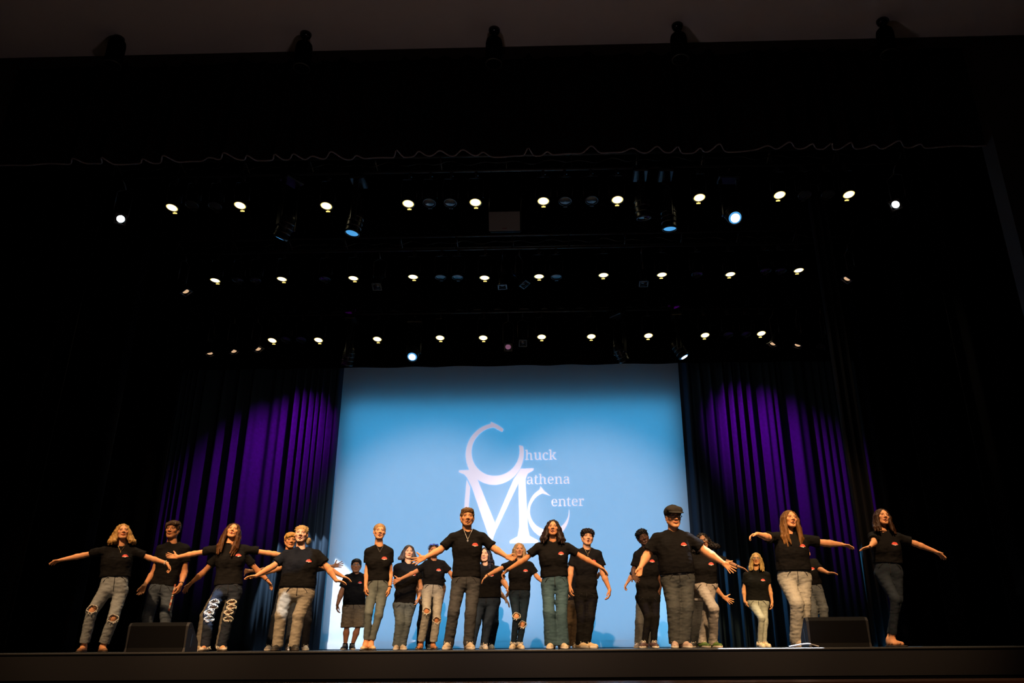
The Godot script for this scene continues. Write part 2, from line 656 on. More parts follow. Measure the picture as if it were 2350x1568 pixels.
# head of unit size 0.23 chin to crown; x to the person's left, y up, z forward. Returns [net, codes]
func head_shape(kind: String) -> Array:
	if heads.has(kind):
		return heads[kind]
	var male := kind.begins_with("m")
	var f := Field.new(Vector3(-0.115, -0.19, -0.135), Vector3(0.115, 0.135, 0.135), 0.0045)
	f.egg(Vector3(0, 0.032, -0.018), Vector3(0.072, 0.083, 0.092), 0.01)
	f.egg(Vector3(0, -0.025, 0.012), Vector3(0.061, 0.08, 0.07), 0.02)
	var jaw := 0.054 if male else 0.047
	for s in [-1.0, 1.0]:
		f.cap(Vector3(s * jaw, -0.045, -0.01), Vector3(s * 0.018, -0.098, 0.05), 0.02, 0.018, 0.025)
		f.egg(Vector3(s * 0.041, -0.016, 0.05), Vector3(0.022, 0.02, 0.02), 0.018)
	f.egg(Vector3(0, -0.099, 0.056), Vector3(0.022, 0.016, 0.018), 0.015)
	f.cap(Vector3(-0.036, 0.028, 0.069), Vector3(0.036, 0.028, 0.069), 0.012 if male else 0.009, 0.012 if male else 0.009, 0.014)
	for s in [-1.0, 1.0]:
		f.egg(Vector3(s * 0.031, 0.011, 0.09), Vector3(0.019, 0.012, 0.016), 0.012, 1)
		f.egg(Vector3(s * 0.031, 0.01, 0.067), Vector3(0.0155, 0.0125, 0.0145), 0.002)
	f.cap(Vector3(0, 0.022, 0.077), Vector3(0, -0.022, 0.097), 0.0075, 0.0115, 0.008)
	for s in [-1.0, 1.0]:
		f.egg(Vector3(s * 0.0125, -0.027, 0.087), Vector3(0.0085, 0.0075, 0.01), 0.006)
		f.egg(Vector3(s * 0.075, -0.004, -0.014), Vector3(0.009, 0.031, 0.019), 0.006)
		f.egg(Vector3(s * 0.083, -0.002, -0.008), Vector3(0.006, 0.018, 0.009), 0.004, 1)
	var gape := 0.0
	var wide := 0.021
	if kind.ends_with("open"):
		gape = 0.013
	elif kind.ends_with("o"):
		gape = 0.015
		wide = 0.014
	elif kind.ends_with("smile"):
		gape = 0.006
		wide = 0.029
	var lift := 0.006 if kind.ends_with("smile") else 0.0
	for s in [-1.0, 1.0]:
		f.cap(Vector3(0, -0.053, 0.081), Vector3(s * wide, -0.058 + lift, 0.071), 0.0065, 0.004, 0.006)
		f.cap(Vector3(0, -0.064 - gape, 0.079), Vector3(s * wide, -0.06 + lift, 0.071), 0.0075, 0.004, 0.006)
	if gape > 0.0:
		f.egg(Vector3(0, -0.059 - gape * 0.5, 0.088), Vector3(wide * 0.85, gape * 0.75, 0.02), 0.003, 1)
	f.cap(Vector3(0, -0.05, -0.028), Vector3(0, -0.18, -0.045), 0.052 if male else 0.044, 0.054 if male else 0.046, 0.02)
	var net := f.net()
	var codes := PackedByteArray()
	for p: Vector3 in net[0]:
		var c := 0
		var ax := absf(p.x)
		if p.z > 0.045:
			var ex := (ax - 0.031) / 0.0135
			var ey := (p.y - 0.0098) / 0.0046
			var lipw := wide + 0.004
			var mid := -0.058 + lift * (ax / wide) * (ax / wide)
			var top := mid + 0.0095 - 0.006 * ax / lipw
			var low := mid - gape - 0.0135 + (gape + 0.009) * pow(minf(ax / lipw, 1.0), 2.0)
			if ex * ex + ey * ey < 1.0:
				c = 4 if absf(ax - 0.031) < 0.0062 else 3
			elif absf(p.y - 0.0165) < 0.0028 and absf(ax - 0.031) < 0.016:
				c = 9
			elif absf(p.y - (0.0315 + 0.12 * minf(ax - 0.03, 0.012))) < (0.0042 if male else 0.003) and ax > 0.013 and ax < 0.05:
				c = 2
			elif ax < lipw and p.y < top and p.y > low and p.z > 0.06:
				c = 1
				if gape > 0.0 and ax < wide * 0.9 and p.y < mid - 0.001 and p.y > mid - gape and p.z < 0.083:
					c = 7 if p.y > mid - 0.006 and not kind.ends_with("o") else 5
			elif ax < 0.034 and p.y < -0.07 or ax < 0.03 and absf(p.y + 0.044) < 0.006 and p.z > 0.07:
				c = 6
			elif absf(ax - 0.043) < 0.016 and absf(p.y + 0.022) < 0.014:
				c = 8
		elif p.y < -0.045 and p.y > -0.115 and ax > 0.03:
			c = 6 if p.z > -0.02 else 0
		codes.append(c)
	heads[kind] = [net, codes]
	return heads[kind]


# right hand: fingers along +x, palm faces +y, thumb to +z; length 0.185
func hand_shape(kind: String) -> Array:
	if hands.has(kind):
		return hands[kind]
	var f := Field.new(Vector3(-0.055, -0.055, -0.075), Vector3(0.215, 0.12, 0.115), 0.004)
	f.cap(Vector3(-0.012, 0, 0), Vector3(0.012, 0, 0), 0.0225, 0.025, 0.01, Vector3.UP, 1.2)
	var zs := [0.029, 0.0095, -0.0095, -0.027]
	for k in 4:
		f.cap(Vector3(0.0, 0.001, zs[k] * 0.6), Vector3(0.084 - absf(k - 1.2) * 0.004, 0, zs[k]), 0.015, 0.0115, 0.014)
	f.cap(Vector3(0.01, 0.008, 0.016), Vector3(0.05, 0.01, 0.03), 0.016, 0.012, 0.015)
	var curl := [0.16, 0.2, 0.14]
	var fan := [0.13, 0.03, -0.07, -0.19]
	var thumb := [Vector3(0.058, 0.012, 0.058), Vector3(0.086, 0.016, 0.078)]
	match kind:
		"relaxed":
			curl = [0.42, 0.5, 0.35]
			fan = [0.08, 0.02, -0.04, -0.1]
			thumb = [Vector3(0.062, 0.024, 0.046), Vector3(0.095, 0.034, 0.05)]
		"spread":
			curl = [0.02, 0.1, 0.08]
			fan = [0.3, 0.09, -0.12, -0.36]
			thumb = [Vector3(0.05, 0.01, 0.066), Vector3(0.07, 0.012, 0.096)]
		"fist":
			curl = [1.4, 1.5, 1.0]
			fan = [0.02, 0.0, 0.0, -0.02]
			thumb = [Vector3(0.066, 0.0, 0.048), Vector3(0.07, -0.002, 0.085)]
	var lens := [[0.042, 0.026, 0.02], [0.047, 0.029, 0.021], [0.043, 0.027, 0.02], [0.033, 0.02, 0.018]]
	for k in 4:
		var p := Vector3(0.084 - absf(k - 1.2) * 0.004, 0, zs[k])
		var bend := 0.0
		for s in 3:
			bend += curl[s] * (1.0 + 0.12 * k)
			var d := Vector3(cos(bend) * cos(fan[k]), sin(bend), cos(bend) * sin(fan[k]))
			var q: Vector3 = p + d * lens[k][s]
			f.cap(p, q, 0.0098 - 0.0008 * s - (0.001 if k == 3 else 0.0), 0.0092 - 0.0008 * s - (0.001 if k == 3 else 0.0), 0.003)
			p = q
	f.cap(Vector3(0.03, 0.008, 0.026), thumb[0], 0.0135, 0.0115, 0.01)
	f.cap(thumb[0], thumb[1], 0.0108, 0.009, 0.003)
	hands[kind] = f.net()
	return hands[kind]


func tint(n: int, c: Color) -> PackedColorArray:
	var a := PackedColorArray()
	a.resize(n)
	a.fill(c)
	return a


func person(J: Array, d: Dictionary) -> void:
	var root := thing("person", d.label, "person", d.at)
	root.set_meta("group", "performers on the stage")
	var size: float = d.size
	var girth: float = d.get("girth", 1.0)
	var man: bool = d.sex == "m"
	var skin: Color = d.skin
	var fy := deg_to_rad(d.fy)
	var fwd := Vector3(sin(fy), 0, cos(fy))
	var hipm: Vector3 = (J[10] + J[11]) * 0.5
	var shm: Vector3 = (J[2] + J[6]) * 0.5
	var up := (shm - hipm).normalized()
	var rx := up.cross(fwd).normalized()
	fwd = rx.cross(up).normalized()
	var neck: Vector3 = J[1]
	var hp: Vector3 = d.hr
	var hb := Basis(Vector3.UP, deg_to_rad(hp.x)) * Basis(Vector3.RIGHT, deg_to_rad(-hp.y)) * Basis(Vector3.BACK, deg_to_rad(hp.z))
	var hs: float = size * d.get("hs", 1.0) * (1.03 if man else 0.99)
	var ht := Transform3D(hb * Basis.from_scale(Vector3(hs * 1.12, hs, hs * 1.06)), J[0])
	var lo := J[0] as Vector3
	var hi := lo
	for p: Vector3 in J:
		lo = lo.min(p)
		hi = hi.max(p)
	lo -= Vector3(0.24, 0.1, 0.26)
	hi += Vector3(0.24, 0.16, 0.28)
	var arm := (0.043 if man else 0.037) * size * lerpf(1.0, girth, 0.75)

	# --- body: torso, neck, arms, legs in one surface; head and hands join it
	var b := Field.new(lo, hi, 0.013)
	b.cap(neck - up * 0.06, J[0] - hb.y * 0.06 * hs - hb.z * 0.03 * hs, 0.056 * size, 0.05 * size, 0.03)
	b.cap(shm - up * 0.12, hipm + up * 0.06, 0.085 * girth, 0.085 * girth, 0.03, fwd, 1.3)
	b.cap(J[2] - up * 0.035, J[6] - up * 0.035, 0.042, 0.042, 0.03)
	for s in 2:
		var q := 2 + s * 4
		b.cap((J[q] as Vector3) - up * 0.025, J[q + 1], arm * 0.95, arm, 0.02)
		var e: Vector3 = J[q + 1]
		var w: Vector3 = J[q + 2]
		b.cap(e, e.lerp(w, 0.3), arm, arm * 1.03, 0.02)
		b.cap(e.lerp(w, 0.3), w + (w - e).normalized() * 0.012, arm * 1.03, 0.0245 * size * lerpf(1.0, girth, 0.4), 0.02)
		var hip: Vector3 = J[10 + s]
		var kn: Vector3 = J[12 + s]
		var an: Vector3 = J[14 + s]
		b.cap(hip, kn, 0.062 * size, 0.05 * size, 0.015)
		var calf := (0.054 if d.leg == "shorts" else 0.04) * size * lerpf(1.0, girth, 0.5)
		b.cap(kn, kn.lerp(an, 0.35), 0.046 * size, calf, 0.015)
		b.cap(kn.lerp(an, 0.35), an, calf, 0.033 * size, 0.02)
		var fa: float = deg_to_rad((d.get("fa", Vector2(d.fy - 14, d.fy + 14)) as Vector2)[s])
		var fd := Vector3(sin(fa), 0, cos(fa))
		b.cap(an, an - fd * 0.035 - Vector3(0, 0.05, 0), 0.036, 0.032, 0.02)
		b.cap(an - Vector3(0, 0.035, 0), Vector3(an.x, 0.035, an.z) + fd * 0.13, 0.038, 0.026, 0.03)
	var net := b.net()
	b = null
	var n_body: int = net[0].size()
	var colors := tint(n_body, skin)
	var hk := ("m" if man else "f") + "_" + str(d.get("mouth", "closed"))
	var hd := head_shape(hk)
	merge(net, hd[0], ht)
	var hc: Color = d.hc
	var lip := Color(skin.r * 0.75, skin.g * 0.42, skin.b * 0.42) if not man else Color(skin.r * 0.8, skin.g * 0.55, skin.b * 0.52)
	var stubble: Color = skin.lerp(hc * 0.8, 0.45) if d.has("beard") else skin.lerp(hc, 0.05 if man else 0.0)
	var table := [skin, lip, skin.lerp(hc * 0.6, 0.8), Color(0.36, 0.32, 0.28), Color(0.02, 0.013, 0.01), Color(0.05, 0.012, 0.01), stubble, Color(0.75, 0.7, 0.62), Color(skin.r * 1.0, skin.g * 0.92, skin.b * 0.91), skin.lerp(Color(0.02, 0.012, 0.01), 0.75)]
	for c in hd[1]:
		colors.append(table[c])
	for s in 2:
		var w: Vector3 = J[4 + s * 4]
		var dir: Vector3 = ((J[5 + s * 4] as Vector3) - w).normalized()
		var sg := -1.0 if s == 0 else 1.0   # the person's right hand is at -x
		var pn := Vector3.DOWN
		match d.palm[s]:
			"d": pn = Vector3(0, -1, 0.25)
			"f": pn = fwd + Vector3(0, 0.15, 0)
			"b": pn = -fwd
			"i": pn = rx * -sg - fwd * 0.35
		pn = (pn - dir * pn.dot(dir)).normalized()
		var th := dir.cross(pn) if s == 0 else pn.cross(dir)
		var hsz := size * (1.0 if man else 0.93)
		merge(net, hand_shape(d.hand[s]), Transform3D(Basis(dir * hsz, pn * hsz, th * hsz), w), s == 1)
	while colors.size() < net[0].size():
		colors.append_array(tint(net[0].size() - colors.size(), skin))
	shaped("body", net, M.skin, root, colors)

	# --- shirt
	var hemc: Vector3 = hipm
	hemc += up * ((d.hem - hipm.y) / maxf(up.y, 0.5))
	var tw: float = d.tw
	var ws := (J[2] as Vector3).distance_to(J[6]) * 0.5
	var slo := Vector3(minf(J[2].x, J[6].x), hemc.y - 0.08, minf(J[2].z, J[6].z)) - Vector3(0.34, 0.06, 0.34)
	var shi := Vector3(maxf(J[2].x, J[6].x), maxf(neck.y, maxf(J[2].y, J[6].y)) + 0.12, maxf(J[2].z, J[6].z)) + Vector3(0.34, 0, 0.34)
	slo.x = minf(slo.x, hipm.x - tw - 0.12)
	shi.x = maxf(shi.x, hipm.x + tw + 0.12)
	var sf := Field.new(slo, shi, 0.0125)
	var dep := 0.108 * lerpf(1.0, girth, 0.9) * size
	sf.cap(J[2] - up * 0.035 + rx * 0.02, J[6] - up * 0.035 - rx * 0.02, 0.058 * size, 0.058 * size, 0.03)
	for s in 2:
		sf.cap(neck - up * 0.012 + rx * (s * 2 - 1) * 0.03, (J[2 + s * 4] as Vector3) - up * 0.022, 0.056 * size, 0.05 * size, 0.04)
	var drop := shm.distance_to(hemc)
	var wid := [minf(ws * 0.95, tw * 1.06), tw * 1.0, tw * 0.98, tw * 1.03]
	var at_ := [0.14 / maxf(drop, 0.2), 0.42, 0.72, 1.02]
	var deps := [dep, dep * 1.02, dep * (1.12 if girth > 1.15 else 0.95), dep * (1.1 if girth > 1.15 else 1.0)]
	for k in 4:
		var c := shm.lerp(hemc, at_[k])
		var hw := maxf(wid[k] - deps[k], 0.01)
		sf.cap(c - rx * hw, c + rx * hw, deps[k], deps[k], 0.09 if k else 0.06)
	if not man:
		for s in [-1.0, 1.0]:
			sf.egg(shm - up * 0.2 * size + rx * s * 0.078 + fwd * (dep * 0.72), Vector3(0.075, 0.08, 0.06) * lerpf(1.0, girth, 0.7), 0.05)
	elif girth > 1.2:
		sf.egg(shm.lerp(hemc, 0.7) + fwd * 0.06, Vector3(tw * 0.85, 0.17, 0.12), 0.08)
	for s in 2:
		var a: Vector3 = J[2 + s * 4]
		var e: Vector3 = J[3 + s * 4]
		var dirn := (e - a).normalized()
		var cuff := a + dirn * (0.2 if man else 0.185) * size * lerpf(1.0, girth, 0.3)
		sf.cap(a - up * 0.02 + dirn * 0.01, cuff, 0.056 * size * lerpf(1.0, girth, 0.7), (0.07 if man else 0.064) * size * lerpf(1.0, girth, 0.8), 0.04, Vector3.ZERO, 1.0, true)
	fold_noise.seed = int(d.at.x * 977) + 31
	sf.ripple(fold_noise, 0.0085, Vector3(8, 6, 8))
	sf.ripple(hair_noise, 0.0045, Vector3(10, 26, 10))
	sf.cut(hemc, -up)
	sf.cap(neck + up * 0.042 + fwd * 0.022, neck + up * 0.12 + fwd * 0.03, 0.06 * size, 0.075 * size, 0.01, Vector3.ZERO, 1.0, false, 1)
	var shirt := shaped("shirt", sf.net(), M.shirt, root)
	emblem(sf, shirt, shm - up * 0.145 * size + rx * ws * 0.52, rx, up, fwd, 0.041 * size)
	if d.has("neckl"):
		necklace(sf, root, d.neckl, neck, rx, up, fwd, size)
	sf = null

	# --- trousers
	var leg: String = d.leg
	var lr: Array = {"straight": [0.094, 0.071, 0.066], "skinny": [0.09, 0.061, 0.046], "wide": [0.098, 0.083, 0.08], "bell": [0.096, 0.078, 0.1], "shorts": [0.105, 0.098, 0.1]}[leg]
	var lg := lerpf(1.0, girth, 0.7) * size
	var jlo := hipm
	var jhi := hemc
	for k in range(10, 16):
		jlo = jlo.min(J[k])
		jhi = jhi.max(J[k])
	var jf := Field.new(jlo - Vector3(0.26, 0.08, 0.26), jhi + Vector3(0.26, 0.1, 0.26), 0.0125)
	var wr := 0.1 * lerpf(1.0, girth, 0.9) * size
	var wh := maxf(tw * 0.93 - wr, 0.02)
	jf.cap(hemc - rx * wh, hemc + rx * wh, wr * 0.95, wr * 0.95, 0.03)
	jf.cap(hemc.lerp(hipm, 0.5) - rx * wh, hemc.lerp(hipm, 0.5) + rx * wh, wr, wr, 0.04)
	var hw2 := maxf(tw * 0.97 - wr * 1.04, 0.02)
	var hipc := hipm + up * 0.02
	jf.cap(hipc - rx * hw2 - fwd * 0.015, hipc + rx * hw2 - fwd * 0.015, wr * 1.04, wr * 1.04, 0.04)
	var ends := []
	for s in 2:
		var hip: Vector3 = J[10 + s]
		var kn: Vector3 = J[12 + s]
		var an: Vector3 = J[14 + s]
		jf.cap(hip, kn, lr[0] * lg, lr[1] * lg, 0.025)
		if leg == "shorts":
			jf.cap(hip.lerp(kn, 0.7), kn - Vector3(0, 0.01, 0), lr[1] * lg, lr[2] * lg, 0.02, Vector3.ZERO, 1.0, true)
			continue
		var end := an.lerp(kn, d.get("legend", 0.0)) - Vector3(0, 0.0 if d.has("legend") else 0.03, 0)
		jf.cap(kn, end, lr[1] * lg, lr[2] * lg, 0.03, Vector3.ZERO, 1.0, true)
		ends.append([kn, end, lr[2] * lg])
	if leg == "shorts":
		jf.cut(Vector3(0, minf(J[12].y, J[13].y) - 0.02, 0), Vector3.DOWN)
	jf.cut(hemc + up * 0.03, up)
	jf.ripple(fold_noise, 0.005, Vector3(7, 7, 7))
	jf.ripple(hair_noise, 0.0065 if leg != "skinny" else 0.004, Vector3(9, 22, 9))
	var rip: String = d.get("rip", "")
	var holes := []
	if rip == "knee":
		for s in 2:
			var kc: Vector3 = J[12 + s] + Vector3(0, 0.015 * (1 - 2 * s), 0)
			jf.egg(kc + fwd * lr[1] * lg * 1.05, Vector3(0.062, 0.045, 0.07) * size, 0.006, 1, Basis(rx, up, fwd))
			holes.append([kc, 0.062 * size, 0.045 * size])
	elif rip == "shred":
		for s in 2:
			for k in 4:
				var kc: Vector3 = (J[10 + s] as Vector3).lerp(J[12 + s], 0.45 + 0.24 * k)
				if k == 3:
					kc = (J[12 + s] as Vector3).lerp(J[14 + s], 0.17)
				kc += rx * (0.018 * (k % 2) - 0.01)
				jf.egg(kc + fwd * lr[1] * lg * 1.12, Vector3(0.055, 0.02, 0.05) * size, 0.004, 1, Basis(rx, up, fwd))
				holes.append([kc, 0.055 * size, 0.024 * size])
	var jn := jf.net()
	var jc := PackedColorArray()
	var base: Color = d.jean
	for p: Vector3 in jn[0]:
		var w := wash_noise.get_noise_3dv(p * 9.0) * 0.1 + wash_noise.get_noise_3dv(p * Vector3(60, 22, 60)) * 0.16
		var front := 0.0
		for s in 2:
			var q: Vector3 = (J[10 + s] as Vector3).lerp(J[12 + s], 0.6) - p
			front = maxf(front, 1.0 - Vector2(q.x * 2.2, q.y).length() / 0.27)
		var c := base * (1.0 + w + (0.45 * front if base.b > base.r * 0.9 and leg != "shorts" else 0.0))
		c.a = 1.0
		jc.append(c)
	var jeans := shaped("shorts" if leg == "shorts" else "jeans", jn, M.denim, root, jc)
	if holes.size():
		frays(jf, jeans, holes, rx, up, fwd, rip)
	if d.has("cuff"):
		hems(jf, jeans, ends, int(d.cuff))
	trouser_seams(jf, jeans, hipm, hemc, up, rx, fwd)
	if d.has("belt"):
		var st := tool()
		var loop := []
		for k in 33:
			var t := TAU * k / 32.0
			loop.append(hug(jf, hemc + up * 0.005 + (rx * cos(t) * 0.4 + fwd * sin(t) * 0.4), -(rx * cos(t) + fwd * sin(t)), 0.004))
		for o in [-0.014, -0.005, 0.005, 0.014]:
			var row := []
			for p: Vector3 in loop:
				row.append(p + up * o)
			tube(st, row, 0.007, 6)
		var belt := put("belt", st, M.leather, root)
		var bk := tool()
		box(bk, hug(jf, hemc + up * 0.005 + fwd * 0.4, -fwd, 0.012), Vector3(0.05, 0.036, 0.008), Basis(rx, up, fwd), 0.002)
		put("buckle", bk, M.steel, belt)
	jf = null

	for s in 2:
		var fa: float = deg_to_rad((d.get("fa", Vector2(d.fy - 14, d.fy + 14)) as Vector2)[s])
		footwear(root, d.shoe, J[14 + s], fa, d.shc, size)
		if d.has("socks"):
			var st := tool()
			lathe(st, J[14 + s] + Vector3(0, -0.06, 0), Vector3.UP, [Vector2(0.05, 0), Vector2(0.048, 0.05), Vector2(0.05, 0.1), Vector2(0.044, 0.102)], 14)
			put("sock", st, M.black_cloth, root)
	make_hair(root, d, ht, hk)
	extras(root, d, J, ht, rx, up, fwd, size)


# walks from p along dir until it meets the cloth
func hug(f: Field, p: Vector3, dir: Vector3, gap: float) -> Vector3:
	var q := p
	for i in 140:
		if f.at(q) < 0.004:
			return q - dir * gap
		q += dir * 0.004
	return q


func emblem(f: Field, shirt: Node3D, c: Vector3, rx: Vector3, up: Vector3, fwd: Vector3, r: float) -> void:
	var pts := {}
	var st := tool()
	st.set_smooth_group(3)
	var st2 := tool()
	st2.set_smooth_group(3)
	for iy in range(-4, 8):
		for ix in range(-8, 9):
			pts[Vector2i(ix, iy)] = hug(f, c + rx * (ix * r / 8.0) + up * (iy * r / 8.0) + fwd * 0.26, -fwd, 0.007)
	for iy in range(-4, 7):
		for ix in range(-8, 8):
			var u := (ix + 0.5) / 8.0
			var v := (iy + 0.5) / 7.0
			var a: Vector3 = pts[Vector2i(ix, iy)]
			var bb: Vector3 = pts[Vector2i(ix + 1, iy)]
			var cc: Vector3 = pts[Vector2i(ix + 1, iy + 1)]
			var dd: Vector3 = pts[Vector2i(ix, iy + 1)]
			if iy >= 0 and u * u + v * v < 1.0 :
				quad(st, a, dd, cc, bb)
			elif iy == -1 and absf(u) < 0.8 or iy == -2 and absf(u) < 0.3:
				quad(st2, a, dd, cc, bb)
	var e := put("chest_emblem", st, M.emblem_red, shirt)
	e.set_meta("label", "red domed emblem with white lettering on the chest")
	put("emblem_lettering", st2, M.emblem_white, shirt)


func necklace(f: Field, root: Node3D, kind: String, neck: Vector3, rx: Vector3, up: Vector3, fwd: Vector3, size: float) -> void:
	var pts := []
	var deep := 0.16 if kind == "cross" else 0.12
	for k in 17:
		var t := (k - 8) / 8.0
		var q := neck + rx * t * 0.062 * size + up * (0.03 - deep * (1.0 - absf(t))) + fwd * 0.26
		pts.append(hug(f, q, -fwd, 0.006))
	var st := tool()
	tube(st, pts, 0.0035 if kind == "cross" else 0.002, 5)
	var m: Material = {"cross": M.silver, "gold": M.gold, "dark": M.steel}[kind]
	var o := put("necklace", st, m, root)
	if kind == "dark":
		return
	var st2 := tool()
	var c: Vector3 = pts[8] + fwd * 0.003
	if kind == "cross":
		box(st2, c - up * 0.022, Vector3(0.007, 0.042, 0.004), Basis(rx, up, fwd))
		box(st2, c - up * 0.014, Vector3(0.026, 0.007, 0.004), Basis(rx, up, fwd))
	else:
		box(st2, c - up * 0.012, Vector3(0.009, 0.018, 0.004), Basis(rx, up, fwd), 0.001)
	put("pendant", st2, m, o)


func frays(f: Field, jeans: Node3D, holes: Array, rx: Vector3, up: Vector3, fwd: Vector3, rip: String) -> void:
	var rng := RandomNumberGenerator.new()
	rng.seed = 77
	for hole in holes:
		var st := tool()
		var n := 26
		for pass_ in (1 if rip == "knee" else 2):
			var loop := []
			for k in n + 1:
				var t := TAU * (k % n) / n
				var j := 1.0 + 0.1 * sin(k * 7.3 + pass_ * 2.0)
				loop.append(hug(f, hole[0] + rx * cos(t) * hole[1] * (1.04 + 0.1 * pass_) * j + up * sin(t) * hole[2] * (1.1 + 0.2 * pass_) * j + fwd * 0.24, -fwd, 0.003))
			tube(st, loop, 0.0045 if rip == "knee" else 0.0036, 5)
		if rip == "shred":
			for k in 7:
				var y: float = hole[2] * rng.randf_range(-0.8, 0.8)
				var line := []
				for i in 7:
					line.append(hug(f, hole[0] + rx * (i - 3) / 3.0 * hole[1] * 1.0 + up * (y + rng.randf_range(-0.004, 0.004)) + fwd * 0.24, -fwd, 0.006))
				tube(st, line, 0.0028, 4)
		for k in 22:
			var t := rng.randf() * TAU
			var a := hug(f, hole[0] + rx * cos(t) * hole[1] * 1.08 + up * sin(t) * hole[2] * 1.2 + fwd * 0.24, -fwd, 0.004)
			tube(st, [a, a + Vector3(rng.randf_range(-0.008, 0.008), -0.01, 0.004), a + Vector3(rng.randf_range(-0.014, 0.014), -0.022, 0.002)], 0.0026, 4)
		var o := put("frayed_edge", st, M.fray, jeans)
		o.set_meta("label", "white frayed threads round a torn hole")


func hems(f: Field, jeans: Node3D, ends: Array, kind: int) -> void:
	var rng := RandomNumberGenerator.new()
	rng.seed = 12
	for e in ends:
		var st := tool()
		var ax: Vector3 = (e[1] - e[0]).normalized()
		var u := ax.cross(Vector3.BACK).normalized()
		var v := ax.cross(u)
		var r: float = e[2]
		if kind == 2:
			lathe(st, e[1] - ax * 0.055, ax, [Vector2(r * 0.98, 0), Vector2(r + 0.014, 0.004), Vector2(r + 0.014, 0.054), Vector2(r * 0.9, 0.058)], 18)
			put("rolled_cuff", st, M.cuff, jeans).set_meta("label", "paler rolled cuff")
		else:
			for k in 26:
				var t := TAU * k / 26.0
				var p: Vector3 = e[1] + (u * cos(t) + v * sin(t)) * r * 1.0
				tube(st, [p - ax * 0.012, p + Vector3(rng.randf_range(-0.01, 0.01), -0.01, rng.randf_range(-0.01, 0.01)), p + Vector3(rng.randf_range(-0.014, 0.014), -0.026, rng.randf_range(-0.012, 0.012))], 0.0032, 4)
			put("frayed_hem", st, M.fray, jeans)


func trouser_seams(f: Field, jeans: Node3D, hipm: Vector3, hemc: Vector3, up: Vector3, rx: Vector3, fwd: Vector3) -> void:
	var st := tool()
	var fly := []
	for k in 7:
		fly.append(hug(f, hemc.lerp(hipm - up * 0.02, k / 6.0) + fwd * 0.3, -fwd, 0.001))
	tube(st, fly, 0.0042, 5)
	for s in [-1.0, 1.0]:
		var pk := []
		for k in 6:
			var t := k / 5.0
			pk.append(hug(f, hemc + rx * s * lerpf(0.075, 0.135, t) - up * (0.01 + 0.06 * t * t) + fwd * 0.3, -fwd, 0.001))
		var ps := tool()
		tube(ps, pk, 0.0036, 5)
		put("pocket_seam", ps, M.seam, jeans)
	put("fly_seam", st, M.seam, jeans)


